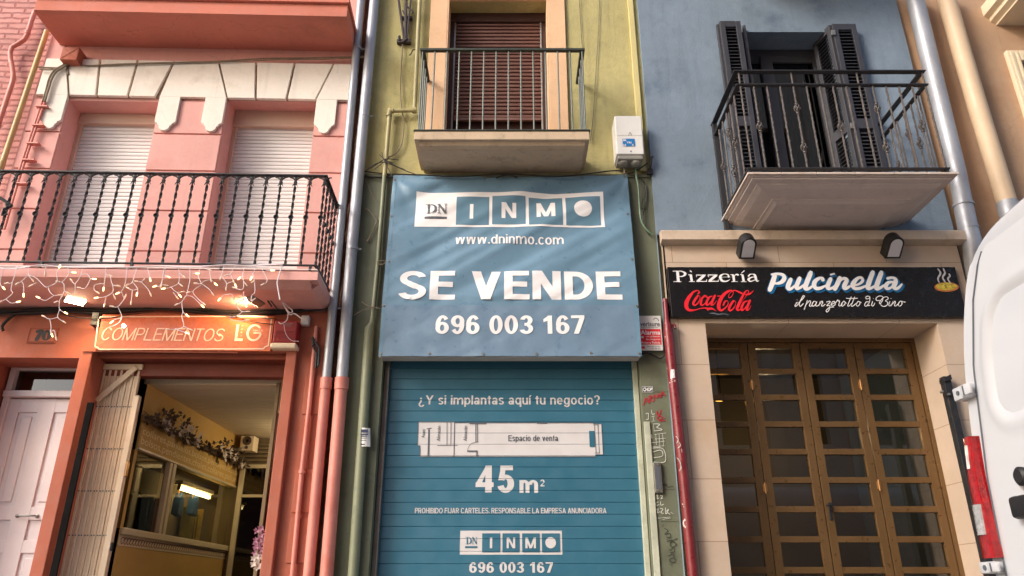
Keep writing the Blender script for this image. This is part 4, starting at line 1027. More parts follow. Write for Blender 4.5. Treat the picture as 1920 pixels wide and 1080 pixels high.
# ================================================================== TAN HOUSE, right
th = thing('tan_house', 'tan rendered house at the right with cream balcony and window trim', 'house')
tx0 = 3.935
m = MB(); hx0, hx1 = C.x(1893, 140), C.x(1893, 140) + 1.0
zwt = C.z(1905, 100); m.wall(tx0, 9.5, 0, 10, [(hx0 + .13, hx1, 3.9, zwt - .13, .25)]); m.shell(tx0, 9.5, 0, 10, 7); m.build('wall', tan, th)
m = MB(); m.box(hx0, hx0 + .125, -.05, 0, 3.85, zwt, .01); m.box(hx0 + .125, hx1 + .12, -.05, 0, zwt - .125, zwt, .01); m.box(hx1, hx1 + .12, -.05, 0, 3.85, zwt - .125, .01); m.box(hx0 + .03, hx0 + .06, -.06, -.05, 3.9, zwt - .03, .004); m.box(hx0 + .085, hx0 + .11, -.06, -.05, 3.9, zwt - .03, .004)
wt = m.build('window_trim', cream, th)
m = MB(); m.box(hx0 + .13, hx1, .15, .2, 3.9, zwt - .13); m.build('window_shutter', brown_dk, wt)
m = MB(); zx = C.z(1890, 48); bxx = C.x(1868, 48)
st = [(.0, 0), (.0, .02), (-.05, .05), (-.05, .09), (-.10, .12), (-.10, .24)]
rings = []
for ins, h in st: rings.append([m.bm.verts.new(p) for p in ((bxx + ins, 0, zx + h), (bxx + ins, -.55 + ins, zx + h), (8.6, -.55 + ins, zx + h), (8.6, 0, zx + h))])
m.bm.faces.new(rings[0]); m.bm.faces.new(rings[-1][::-1])
for a, b in zip(rings, rings[1:]):
    for k in range(3): m.bm.faces.new((a[k], b[k], b[k + 1], a[k + 1]))
bmesh.ops.recalc_face_normals(m.bm, faces=m.bm.faces[:]); m.build('balcony', cream, th)
# ================================================================== BRICK HOUSE, far left
kh = thing('brick_house', 'house of pink painted brick at the far left', 'house')
m = MB(L); m.wall(lx0 - 9, lx0 - .01, 0, 9.8, [], y=.03); m.shell(lx0 - 9, lx0 - .01, 0, 9.8, 7, y=.03); m.build('brick_wall', brickm, kh)
# ================================================================== across the street, behind the camera (seen in the door glass)
def opposite(nm, x0, x1, h, mt, label, n):
    t = thing(nm, label, 'house'); F2 = Frame(x1, -3.4, pi); wd = (x1 - x0) / n; hs = []
    for f in range(4):
        for k in range(n): hs.append((k * wd + wd * .3, k * wd + wd * .7, .9 + f * 3.1 if f else .2, 2.6 + f * 3.1, .25))
    hs = [q for q in hs if q[3] < h]
    m = MB(F2); m.wall(0, x1 - x0, 0, h, hs); m.shell(0, x1 - x0, 0, h, 6)
    for k in range(n + 1): m.box(max(k * wd - .14, 0), min(k * wd + .14, x1 - x0), -.08, 0, 0, h, .01)
    for f in (1, 2, 3):
        if f * 3.1 < h: m.box(0, x1 - x0, -.12, -.081, f * 3.1 - .1, f * 3.1 + .1, .01)
    m.build('wall', mt, t)
    for q in hs:
        m = MB(F2); m.box(q[0], q[1], .2, .24, q[2], q[3]); m.build('window', room_d, t)
opposite('rendered_house', -4.0, 2.2, 14.4, opp2, 'rose rendered house across the street with pilasters', 4)
opposite('plaster_house', 2.25, 11.0, 14.8, opp1, 'pale plaster house across the street with pilasters', 5)
# ================================================================== the seam between the houses
m = MB(C)
def rough_strip(p, q):
    x = -1.56 + .13 * p; z = 9.4 * q
    return (x, .03 - .03 * mnoise.noise((x * 14, z * 6, 1.3)) - .012 * mnoise.noise((x * 40, z * 22, 4)), z)
m.sheet(rough_strip, 5, 260); o = m.build('mortar_seam', grime); o.parent = gh
# ================================================================== pipes
def pipe(name, label, parts, cat='drainpipe', group=None):
    """parts: (name, frame, [(px,py)], half width px, off, mat, kw)"""
    t = thing(name, label, cat, group)
    for nm, F, pts, hw, off, mt in parts:
        m = MB(F); P = [F.p3(x, y, off) for x, y in pts]
        if nm == 'pipe_clamp':
            c = Vector(P[0]); r = F.m(hw, *pts[0], off); m.lathe(c, [(r * .9, -.012), (r * 1.08, -.012), (r * 1.08, .012), (r * .9, .012)], 'z', 16); m.tube([(c.x + r, c.y, c.z), (c.x + r + .03, c.y, c.z)], .007, 6); m.tube([(c.x, c.y, c.z), (c.x, 0, c.z)], .005, 6)
        else:
            rr = [F.m(h, *p, off) for h, p in zip(hw, pts)] if isinstance(hw, (list, tuple)) else F.m(hw, *pts[0], off)
            m.tube(P, rr, 16)
        m.build(nm, mt, t, smooth=True)
    return t
ycut = 712
pipe('drainpipe', 'thinner galvanised drainpipe with coral painted foot beside the coral house', [
    ('pipe', C, [(679.5, -30), (632.2, 490), (632, 492)], 7.0, -.07, galv), ('pipe', C, [(632.2, 489), (612.0, 712)], 8.0, -.07, galv),
    ('pipe_foot', C, [(612.0, 712), (578.5, 1082), (556, 1330)], 9.6, -.07, coral_pipe), ('pipe_socket', C, [(612.3, 709), (610.6, 730)], 11.2, -.07, coral_pipe),
    ('pipe_clamp', C, [(671.5, 92)], 7.5, -.07, galv), ('pipe_clamp', C, [(624, 578)], 8.3, -.07, galv)])
pipe('drainpipe', 'thicker galvanised drainpipe with coral painted foot beside the yellow wall', [
    ('pipe', C, [(705, -30), (660, 465)], 9.0, -.08, galv), ('pipe', C, [(660, 464), (641, 712)], 10.3, -.08, galv),
    ('pipe_foot', C, [(641, 712), (612, 1082), (590, 1330)], 11.6, -.08, coral_pipe), ('pipe_socket', C, [(641.3, 709), (640, 731)], 13.2, -.08, coral_pipe), ('pipe_socket', C, [(643, 690), (642.5, 694)], 11, -.08, galv),
    ('pipe_clamp', C, [(683, 218)], 9.5, -.08, galv), ('pipe_clamp', C, [(661, 467)], 10.5, -.08, galv)])
pipe('conduit_pipe', 'slim coral painted pipe running down the coral shop pillar', [
    ('pipe', C, [(592, 625), (580, 760), (566, 885), (548, 1082), (530, 1300)], 4.2, -.06, coral_pipe), ('pipe_socket', C, [(567, 882), (566.5, 888)], 6.5, -.06, coral_pipe), ('pipe_socket', C, [(593, 612), (591.5, 632)], 3.4, -.06, coral_pipe)], 'pipe')
pipe('ochre_pipe', 'straight ochre pipe on the edge of the coral house beside the brick', [
    ('pipe', L, [(88, 58), (46, 183), (0, 320), (-60, 500)], 4.6, -.05, och_pipe), ('pipe_socket', L, [(5, 303), (1, 316)], 6, -.05, och_pipe)], 'pipe')
pipe('crooked_pipe', 'crooked dusky pink pipe with a bend on the pink brick wall', [
    ('pipe', L, [(66, 20), (58, 42), (52, 62), (46, 74), (34, 82), (23, 88), (19, 98), (20, 112), (23, 126), (25, 142), (23, 155), (14, 182), (4, 212), (-12, 260)], 4.2, -.04, coral_pipe), ('pipe_socket', L, [(52, 58), (51, 64)], 5, -.04, coral_pipe)], 'pipe')
t = thing('gas_pipe', 'pale yellow gas pipe with a sideways jog beside the yellow balcony', 'gas pipe')
def tb(F, P, hw, off, nm, mt, par, n=12, sm=0):
    m = MB(F); Q = [F.p3(x, y, off) for x, y in P]
    rr = [F.m(h, *p, off) for h, p in zip(hw, P)] if isinstance(hw, (list, tuple)) else F.m(hw, *P[len(P) // 2], off)
    m.tube(Q, rr, n, sm); return m.build(nm, mt, par, smooth=True)
tb(C, [(788, -20), (777, 208)], 4.2, -.06, 'pipe', yel_pipe, t); tb(C, [(780, 207), (731, 208)], 3.8, -.06, 'pipe', yel_pipe, t)
tb(C, [(731.5, 204), (721, 330)], 4.3, -.06, 'pipe', yel_pipe, t); tb(C, [(721, 329), (708, 500), (698, 600)], 4.3, -.06, 'pipe', grn_pipe, t)
tb(C, [(781, 207), (773, 207.5)], 6, -.06, 'elbow', yel_pipe, t); tb(C, [(738, 208), (731, 208), (729.5, 218)], 5.6, -.06, 'elbow', yel_pipe, t)
tb(C, [(699, 594), (697, 606), (693, 616), (692, 628)], [4.5, 4.8, 9, 9.6], -.06, 'pipe_sleeve', grn_pipe, t)
tb(C, [(692, 626), (684, 750), (675, 885), (662, 1082), (648, 1300)], 9.8, -.06, 'pipe_sleeve', grn_pipe, t, 16)
m = MB(); x, z = C.pt(772, 102, -.02); m.tube([(x + .07, -.06, z + .03), (x + .01, -.05, z + .03), (x, -.03, z + .01), (x - .02, -.03, z - .02)], .006, 6); m.build('wall_hook', iron, t)
st_ = MB()
def on_pipe(px, py, off): return C.p3(px, py, off)
a, b = C.pt(673.5, 802, -.105), C.pt(692, 837, -.105)
st_.sheet(lambda u, v: (a[0] + (b[0] - a[0]) * u + .012 * (1 - v) - .006, -.06 - .0445 * cos((u - .5) * 2.1), b[1] + (a[1] - b[1]) * v), 8, 2)
s1 = st_.build('pipe_sticker', plast_w); single(s1, 'small white sticker with dark print wrapped on the green pipe', 'sticker')
m = MB()
for (x0, y0, x1, y1) in ((677, 805, 690, 811), (676, 813, 690, 815.5), (676, 817, 688, 818.5), (675.5, 821, 688, 822), (675, 825, 687, 826), (676, 832, 684, 834)):
    p, q = C.pt(x0, y0, -.107), C.pt(x1, y1, -.107); m.face(((p[0], -.1068, q[1]), (q[0], -.1068, q[1]), (q[0], -.1068, p[1]), (p[0], -.1068, p[1])))
m.build('sticker_print', mat('navy_print', (40, 46, 80), .5, .05), s1)
pipe('drainpipe', 'dark red rusting drainpipe with chipped paint beside the pizzeria', [
    ('pipe', C, [(1247, 562), (1250, 600)], 4.2, -.14, red_pipe), ('pipe_socket', C, [(1249.5, 598), (1252, 612), (1253, 622)], [4.4, 8, 9], -.14, red_pipe), ('pipe_socket', C, [(1247, 561), (1247.3, 566)], 5.4, -.14, red_pipe),
    ('pipe', C, [(1253, 620), (1263, 720), (1281, 885), (1300, 1082), (1322, 1300)], 9.2, -.14, red_pipe)])
t = ROOTS[-1]
m = MB(); x, z = C.pt(1262, 612, -.14); m.tube([(x - .03, -.14, z), (x + .01, -.14, z + .012), (x + .015, -.14, z - .02)], .012, 8, 3); m.build('pipe_stub', red_pipe, t, smooth=True)
m = MB(); 
for a in range(1):
    p, q = C.pt(1256.5, 692, -.19), C.pt(1270, 708, -.19)
    m.sheet(lambda u, v: (p[0] + (q[0] - p[0]) * u, -.14 - .0415 * cos((u - .5) * 1.6), q[1] + (p[1] - q[1]) * v), 6, 2)
s2 = m.build('pipe_label', plast_w); single(s2, 'blank white label stuck on the dark red drainpipe', 'sticker')
t = thing('drainpipe', 'wide shiny galvanised drainpipe between the blue and tan houses', 'drainpipe')
tb(C, [(1711, -20), (1795, 325), (1806.5, 385)], [15.5, 15.5, 16], -.13, 'pipe', galv, t, 20); tb(C, [(1806, 384), (1816, 432), (1822, 452), (1826, 490), (1838, 560)], [16.5, 17, 17, 17, 17], -.13, 'pipe_bend', galv, t, 20)
tb(C, [(1806, 383), (1806.8, 387)], 18.5, -.13, 'pipe_clamp', galv, t, 20); tb(C, [(1815.2, 427), (1816.2, 431)], 18, -.13, 'pipe_clamp', galv, t, 20)
t = thing('drainpipe', 'wide beige painted drainpipe on the tan wall', 'drainpipe')
tb(C, [(1768, -25), (1830, 190), (1888.5, 382)], [15.5, 16.5, 17], -.14, 'pipe', tan_pipe, t, 20); tb(C, [(1888, 380), (1893, 400), (1901, 430), (1960, 640)], [18, 18.5, 18, 18], -.14, 'pipe_foot', galv, t, 20)

# ================================================================== sign box, banner
F_ = C; yB = -.165
bz0, bz1 = C.z(955, 668, yB), C.z(955, 330, -.05)
bx0_, bx1_ = -1.088, 1.058
zb_top = C.z(955, 572, yB)
o = MB(); o.box(bx0_ + .008, bx1_ - .008, yB + .02, -.021, bz0 - .0, zb_top, .006); o.box(bx0_ + .002, bx1_ - .002, yB + .012, yB + .019, bz0 - .004, bz0 + .012, .002)
sb = o.build('sign_box', box_w); single(sb, 'grey shop sign box whose underside shows below the blue banner', 'sign box')
def warp(x, z):
    u = (x - bx0_) / (bx1_ - bx0_); v = (z - bz0) / (bz1 - bz0)
    e = max(0, min(1, 6 * u)) * max(0, min(1, 6 * (1 - u))); ev = max(0, min(1, 5 * v)) * max(0, min(1, 5 * (1 - v)))
    d1 = x * .50 - z * .87; d2 = x * .80 - z * .6
    f = .034 * sin(2 * pi * (d1 + .11 * mnoise.noise((x * 1.3, 0, z * 1.3))) / .44) * max(0, (v - .3)) / .7 * (.45 + .55 * mnoise.noise((x * 1.1 + 4, 2, z * 1.1)) + .4)
    f += .018 * mnoise.noise((d1 * 5, d2 * 1.2, 7)) + .009 * mnoise.noise((d1 * 13, d2 * 2.5, 3))
    f += .010 * mnoise.noise((x * 1.6, 9, z * 2.2))
    # tight folds running in from the two upper corners
    for cx, s_ in ((bx0_, 1), (bx1_, -1)):
        rx, rz = abs(x - cx), bz1 - z; r = math.hypot(rx, rz) + 1e-4; a = math.atan2(rz, rx)
        f += .016 * math.exp(-r / .5) * sin(a * 9 + 1) * min(1, r / .12)
    lo = .2 if v < .28 else 1
    # sag of the free cloth above the box front, tied back to the wall at the top
    base = max(0, v - .30) / .70 * -.105
    if v < .28: f *= .35; f += .007 * mnoise.noise((x * 6, 3, z * 6))
    top = max(0, (v - .93) / .07); f *= (1 - .75 * top)
    return base + f * (.25 + .75 * e)
def cloth(m, x0, x1, z0, z1, off, nu, nv): m.sheet(lambda u, v: (x0 + (x1 - x0) * u, off - warp(x0 + (x1 - x0) * u, z0 + (z1 - z0) * v), z0 + (z1 - z0) * v + (.0 if v < 1 or off < yB else -.018 * sin(pi * u) ** 2 + .004 * sin(u * 40))), nu, nv); return m
bn = MB(); cloth(bn, bx0_, bx1_, bz0, bz1, yB, 110, 90); cloth(bn, bx0_, bx0_ + .035, bz0, bz1 - .004, yB - .0015, 4, 80); cloth(bn, bx1_ - .035, bx1_, bz0, bz1 - .004, yB - .0015, 4, 80)
ban = bn.build('sale_banner', banner_m, smooth=True); single(ban, 'large wrinkled blue for sale banner hung over the shop with white lettering', 'banner')
m = MB(); cloth(m, bx0_ + .036, bx1_ - .036, bz0 + .002, zb_top, yB - .0012, 107, 40); m.build('patch_sheet', banner_lo, ban, smooth=True)
kk = yB - .0
def prx(px, py): return C.pt(px, py, yB + .0)
def brect(m, x0, y0, x1, y1, off, n=14):
    xm, ym = (x0 + x1) / 2, (y0 + y1) / 2; dpt = warp(*prx(xm, ym)); o_ = yB - dpt
    a, b, c, d = C.x(x0, ym, o_), C.x(x1, ym, o_), C.z(xm, y1, o_), C.z(xm, y0, o_)
    nu = max(2, int((b - a) / .02)); nv = max(2, int((d - c) / .02))
    m.sheet(lambda u, v: (a + (b - a) * u, off - warp(a + (b - a) * u, c + (d - c) * v), c + (d - c) * v), nu, nv)
def btext(m, s, x0, y0, x1, y1, off, **kw):
    xm, ym = (x0 + x1) / 2, (y0 + y1) / 2; o_ = yB - warp(*prx(xm, ym))
    add_text(m, s, C.x(x0, ym, o_), C.x(x1, ym, o_), C.z(xm, y1, o_), C.z(xm, y0, o_), off, warp=warp, **kw)
m = MB(); brect(m, 779.5, 360.5, 1132, 428, yB - .003); m.build('logo_plate', print_w, ban, smooth=True)
for x0, x1 in ((855.5, 917), (923, 985.5), (991.5, 1055), (1061, 1126)): m = MB(); brect(m, x0, 368, x1, 422.5, yB - .005); m.build('logo_square', print_b, ban, smooth=True)
m = MB(); brect(m, 796, 406.5, 838, 411, yB - .005)
_o = C.pt
class OffC: pass
o_b = yB - warp(*prx(818, 390))
def q2(P): return [C.pt(797 + a * .272, 381 + b * .262, o_b) for a, b in P]
mm = C.m(.27, 818, 390, o_b)
for pts_, wd_, fl in (([(24, 2), (24, 72)], 15, 1), ([(2, 2), (38, 2), (66, 16), (72, 37), (66, 58), (38, 72), (2, 72)], [4, 4, 13, 15, 13, 4, 4], 0), ([(95, 2), (95, 72)], 5, 1), ([(92, 2), (142, 72)], 15, 1), ([(142, 2), (142, 72)], 5, 1), ([(82, 2), (108, 2)], 4, 1), ([(84, 72), (106, 72)], 4, 1), ([(130, 2), (154, 2)], 4, 1)):
    m.ribbon(q2(pts_), [k_ * mm for k_ in wd_] if isinstance(wd_, list) else wd_ * mm, yB - .0075 - .0003 * len(pts_), warp, flat=bool(fl))
m.build('logo_initials', print_k, ban)
def bline(nm, s, box, off, **kw): m = MB(); btext(m, s, *box, off, **kw); m.build(nm, print_w, ban)
for c_, box in (('I', (881, 382, 887.5, 411)), ('N', (940.5, 381, 968, 410)), ('M', (1006, 378, 1041, 407.5))): bline('logo_letter', c_, box, yB - .0065, sans=.2)
m = MB(); o_ = yB - warp(*prx(1093, 391)); cx, cz = C.pt(1093, 391, o_); rr = C.m(16.8, 1093, 391, o_)
m.sheet(lambda u, v: (cx + rr * v * cos(2 * pi * u), yB - .0065 - warp(cx + rr * v * cos(2 * pi * u), cz + rr * v * sin(2 * pi * u)), cz + rr * v * sin(2 * pi * u)), 32, 6); m.build('logo_dot', print_w, ban)
bline('website_lettering', 'www.dninmo.com', (854, 438, 1057, 457), yB - .0035, sans=.155, sp=.09)
bline('headline_lettering', 'SE VENDE', (748, 506, 1166, 562), yB - .0035, sans=.225, sp=.09)
bline('phone_lettering', '696 003 167', (817, 592, 1096, 627), yB - .0045, sans=.2, sp=.08)
gm = None
for x, y in ((735, 336), (820, 334), (910, 333), (1090, 331), (1171, 330), (733, 405), (1177, 401), (728, 490), (1185, 486), (719, 573), (1194, 574), (714, 663), (805, 663), (906, 664), (1006, 664), (1108, 662), (1199, 663)):
    o_ = yB - warp(*prx(x, y)); xx, zz = C.pt(x, y, o_); xx = max(bx0_ + .012, min(bx1_ - .012, xx)); zz = max(bz0 + .012, min(bz1 - .014, zz)); P = Vector((xx, 6 + yB - .003 - warp(xx, zz), zz))
    if gm is None:
        b = MB(W); b.lathe((0, 0, 0), [(.004, .0), (.005, .004), (.010, .004), (.012, -.002)], 'y', 12); gm = b.build('grommet', steel, ban, smooth=True); gm.location = P
    else: inst(gm, ban, P)

# ================================================================== wires and brackets
def cable(name, label, strands, mt, cat='cable', group=None):
    m = MB(C)
    for P, r in strands: m.tube([p if len(p) == 3 and isinstance(p[1], float) and abs(p[1]) < 1.2 and abs(p[0]) < 8 else C.p3(p[0], p[1], p[2] if len(p) > 2 else -.04) for p in P], r, 6, 6)
    o = m.build(name, mt, smooth=True); single(o, label, cat, group); return o
def CB(P, off=-.04): return [C.p3(x, y, off) for x, y in P]
def LB(P, off=-.04): return [L.p3(x, y, off) for x, y in P]
def wires(name, label, lst, mt, cat='cable', F=C, group=None):
    m = MB(F)
    for P, r, off in lst: m.tube([F.p3(x, y, off) for x, y in P], r, 6, 6)
    o = m.build(name, mt, smooth=True); single(o, label, cat, group); return o
wires('hanging_cable', 'thin grey cable hanging from the old iron bracket on the yellow wall', [([(755, 84), (752, 130), (751, 180), (755, 215), (757, 240), (753, 270), (742, 288), (726, 296), (718, 302)], .006, -.03)], cable_br)
wires('window_cable', 'thin dark cable running down the yellow wall right of the balcony', [([(1124, -10), (1122, 60), (1117, 140), (1112, 220), (1106, 270)], .003, -.015)], cable_k)
wires('window_cable', 'thin dark cable ending behind the yellow balcony rail', [([(1086, -10), (1089, 50), (1092, 92)], .003, -.015)], cable_k)
wires('cut_wires', 'bundle of cut stiff wires tied round the gas pipe', [([(716, 286), (720, 300), (735, 330)], .004, -.09), ([(712, 290), (722, 300), (737, 306)], .004, -.09), ([(695, 316), (712, 304), (724, 298), (748, 300)], .004, -.085), ([(686, 320), (716, 304), (760, 320), (782, 328)], .004, -.08), ([(702, 318), (722, 302), (730, 296)], .003, -.09), ([(724, 302), (744, 312), (760, 318)], .003, -.09)], cable_k)
wires('wall_wires', 'dark wires strung along the top of the olive shopfront', [([(684, 321), (705, 324), (730, 326), (790, 328)], .006, -.05), ([(684, 330), (705, 332), (735, 332)], .008, -.05), ([(790, 328), (860, 331), (950, 326), (1040, 331), (1100, 326), (1150, 320), (1176, 322)], .006, -.10), ([(930, 334), (952, 327), (970, 333)], .008, -.10)], cable_k)
wires('stray_wire', 'stiff forked wire end on the olive wall beside the banner', [([(682, 389), (693, 396), (704, 410), (706, 416), (700, 430), (692, 448)], .005, -.04), ([(692, 448), (688, 454)], .009, -.04), ([(682, 328), (696, 362), (708, 385)], .0025, -.05)], cable_br)
wires('tie_wire', 'pale tie wire knotted round the green pipe beside the banner', [([(664, 591), (680, 582), (698, 577), (712, 578)], .004, -.10), ([(678, 566), (690, 573), (703, 577)], .004, -.11), ([(706, 491), (716, 489), (727, 490)], .004, -.10), ([(706, 494), (716, 496), (727, 490)], .004, -.10)], cable_br)
# old iron lamp bracket
m = MB()
for P, r in (([(745, -20), (750, 20), (756, 60), (758, 78)], .013), ([(762, -20), (761, 30), (760, 76)], .016), ([(771, -10), (767, 30), (763, 74)], .010), ([(755, 20), (765, 45), (757, 62)], .008)):
    m.tube([C.p3(x, y, -.05) for x, y in P], r, 7, 4)
x, z = C.pt(757, 78, -.03); m.box(x - .068, x + .068, -.05, -.0, z - .022, z + .02, .006); m.tube([(x - .045, -.05, z + .05), (x - .04, -.05, z)], .014, 8)
x, z = C.pt(763, 33, -.03); m.box(x - .07, x + .055, -.04, -.0, z - .014, z + .014, .005)
x, z = C.pt(768, 20, -.05); m.tube([(x - .03, -.06, z + .05), (x + .02, -.06, z), (x + .035, -.06, z - .04)], .01, 7, 3)
o = m.build('lamp_bracket', mat('rusty_black_iron', (62, 52, 54), .7, .3, 12, .4, 60), smooth=True); single(o, 'old black iron bracket bolted to the yellow wall above a hanging cable', 'bracket')
# meter box
t = thing('meter_box', 'white electricity meter box with a blue sticker at the edge of the yellow wall', 'meter box')
(xa, z1), (xb, z0) = C.pt(1152, 217, -.2), C.pt(1208, 289, -.2)
m = MB(); m.box(xa, xb, -.20, -.0, z0, z1, .008); m.box(xa + .012, xb - .012, -.203, -.199, z0 + (z1 - z0) * .485, z0 + (z1 - z0) * .49); m.build('cabinet', plast_w, t)
m = MB(); m.box(xa + .01, xb - .01, -.19, -.02, z0 - .045, z0 - .001, .01); m.build('cable_base', plast_g, t)
for px in (1168, 1191):
    x = C.x(px, 300, -.12); m = MB(); m.lathe((x, -.13, z0 - .075), [(.03, 0), (.045, .012), (.046, .035), (.05, .04), (.05, .06)], 'z', 20); m.build('cable_gland', plast_g, t, smooth=True)
m = MB()
def mr(x0, y0, x1, y1, off): 
    ym, xm = (y0 + y1) / 2, (x0 + x1) / 2
    a, b, c, d = C.x(x0, ym, off), C.x(x1, ym, off), C.z(xm, y1, off), C.z(xm, y0, off); m.face(((a, off, c), (b, off, c), (b, off, d), (a, off, d)))
mr(1167.5, 260, 1190.5, 274, -.2045); stk = m.build('blue_sticker', mat('blue_sticker_print', (30, 116, 184), .4, .03), t)
m = MB(); px_text(m, 'BI', 1168.5, 261, 1174, 264.5, -.207, bold=.03); px_text(m, 'TRI', 1174.5, 265.5, 1184, 269, -.207, bold=.03); px_text(m, 'LE', 1168.5, 270, 1174, 273.5, -.207, bold=.03); px_text(m, 'C', 1185, 270, 1189, 273.5, -.207, bold=.03); m.build('sticker_lettering', print_w, stk)
m = MB(); P = [C.pt(*p, -.2045) for p in ((1181.5, 247.5), (1178, 254), (1185, 254))]; m.ribbon([P[0], P[1], P[2], P[0]], .0035, -.2045, flat=True); a = C.pt(1181.5, 249.5, 0); m.ribbon([C.pt(1181.5, 249.7, -.2045), C.pt(1181.5, 252.8, -.2045)], .003, -.206); m.build('warning_symbol', print_k, t)
m = MB(); m.lathe(C.p3(1183, 284, -.2), [(.006, 0), (.006, .006)], 'y', 10); m.build('box_lock', print_k, t)
wires('meter_cable', 'green cable dropping from the meter box glands along the olive wall', [([(1192, 306), (1193, 330), (1197, 352), (1199, 385), (1202, 412), (1212, 430), (1224, 440)], .009, -.08)], cable_g)
wires('meter_cable', 'thin grey cable dropping from the left gland of the meter box', [([(1170, 306), (1171, 326)], .008, -.10)], cable_br)
wires('loop_wires', 'dark looped wires on the olive wall below the meter box', [([(1176, 326), (1190, 322), (1200, 316), (1214, 306)], .006, -.07), ([(1197, 332), (1210, 348), (1212, 372), (1206, 400), (1206, 420), (1216, 440)], .005, -.04), ([(1200, 333), (1206, 345), (1208, 365), (1203, 385), (1205, 392)], .004, -.05), ([(1200, 392), (1213, 392)], .003, -.04)], cable_k)
m = MB(); x, z = C.pt(1219, 309, -.08); m.tube([(x - .01, -.06, z - .07), (x, -.11, z - .02), (x + .005, -.13, z + .05), (x + .02, -.12, z + .06)], .012, 6); m.box(x - .03, x + .02, -.085, -.055, z - .1, z - .04, .004); o = m.build('wall_hook', iron); single(o, 'small black iron hook at the left edge of the blue wall', 'hook')
# alarm plate
t = thing('alarm_sign', 'white and red alarm company plate beside the blue banner', 'sign')
ya_ = -.06
m = MB()
def mrect(m, x0, y0, x1, y1, off, th=0):
    ym, xm = (y0 + y1) / 2, (x0 + x1) / 2
    a, b, c, d = C.x(x0, ym, off), C.x(x1, ym, off), C.z(xm, y1, off), C.z(xm, y0, off)
    if th: m.box(a, b, off, off + th, c, d, .002)
    else: m.face(((a, off, c), (b, off, c), (b, off, d), (a, off, d)))
mrect(m, 1197, 592, 1241, 657, ya_, .012); m.build('plate', plast_w, t)
m = MB(); mrect(m, 1199, 617, 1239.5, 646, ya_ - .002); mrect(m, 1203, 649.5, 1209, 654, ya_ - .002); m.build('red_field', coca, t)
for nm, s, box, kw in (('maker_lettering', 'verisure', (1200, 603.5, 1237, 612), dict(bold=.02)), ('slogan_lettering', 'Alarma Alta Seguridad', (1202, 612.8, 1234, 615), dict(bold=.008)), ('owner_lettering', 'Securitas Direct', (1214, 648, 1238, 650.5), dict(bold=.008)), ('phone_lettering', 'T. 902 200 555', (1218, 652, 1238, 655), dict(bold=.008))): line_part(nm, s, box, ya_ - .002, print_k, t, **kw)
m = MB(); m.ribbon([C.pt(*p, ya_ - .002) for p in ((1225, 599), (1229, 596.5), (1233, 598), (1235, 602))], .006, ya_ - .002); m.build('maker_mark', print_k, t)
line_part('alarm_lettering', 'Alarma', (1201, 619, 1238, 627.5), ya_ - .004, print_w, t, bold=.02)
for s, box in (('con grabación', (1211, 629, 1238, 633)), ('de imágenes', (1211, 634.5, 1238, 638.5)), ('Aviso a Policía', (1202, 640, 1238, 644.5))): line_part('notice_lettering', s, box, ya_ - .004, print_w, t, bold=.012)
m = MB(); mrect(m, 1202, 630.5, 1207, 634, ya_ - .004); m.build('camera_mark', print_w, t)
wires('stub_cable', 'black cable curving under the alarm plate', [([(1203, 664), (1214, 662), (1226, 667), (1238, 672), (1246, 666)], .008, -.05)], cable_k)
m = MB(); mrect(m, 1203.5, 724, 1224.5, 736, -.024); o = m.build('wall_sticker', sign_k); single(o, 'small black and white sticker on the olive pillar above red scrawl', 'sticker')
m = MB(); px_text(m, 'CHOP', 1205.5, 726.5, 1223, 733.5, -.0265, bold=.05); 
for a, b, c, d in ((1204, 724.4, 1224, 725.2), (1204, 734.8, 1224, 735.6), (1203.8, 724.6, 1204.6, 735.5), (1223.5, 724.6, 1224.3, 735.5)): mrect(m, a, b, c, d, -.0265)
m.build('sticker_lettering', plast_w, o)
# letter slot plate
t = thing('steel_plate', 'narrow steel bell plate screwed to the olive pillar', 'plate'); m = MB(); mrect(m, 1227, 867, 1241, 924, -.05, .03); m.build('plate', steel, t)
m = MB(); mrect(m, 1229.5, 874, 1238.5, 917, -.053); m.build('plate_face', print_k, t)
for y in (871, 920): m = MB(); m.lathe(C.p3(1234, y, -.05), [(.012, 0), (.01, .006)], 'y', 10); m.build('screw', steel, t, smooth=True)
# graffiti
def G(ox, oy, sc, lst, wpx, nm, mt, label, off=-.0235):
    m = MB(); k = 0
    for P in lst:
        m.ribbon([C.pt(ox + a / sc, oy + b / sc, off) for a, b in P], C.m(wpx, 1230, 800), off - .0004 * (k % 12), n=5, tilt=.0002); k += 1
    o = m.build(nm, mt); single(o, label, 'graffiti'); return o
sc_ = 2.842
G(1190, 700, sc_, [[(48, 170), (60, 130), (75, 160)], [(52, 155), (72, 148)], [(80, 155), (78, 122), (92, 125), (82, 138), (100, 150)], [(104, 145), (104, 115), (118, 130), (126, 108), (134, 130)], [(140, 130), (146, 98), (162, 122)], [(142, 118), (158, 110)]], 2.2, 'graffiti_tag', mat('red_spray', (170, 40, 52), .6, .15, 20), 'red scrawled word ARMA on the olive pillar')
G(1190, 700, sc_, [[(118, 200), (122, 222), (136, 212), (140, 196)], [(120, 240), (132, 224), (146, 236), (134, 250), (120, 240)], [(140, 230), (148, 256)], [(134, 256), (166, 250)], [(136, 246), (160, 238)]], 2.2, 'graffiti_tag', MATS['red_spray'], 'small red scribble right of the white letters on the olive pillar')
wsp = mat('white_chalk_paint', (196, 198, 186), .8, .2, 30)
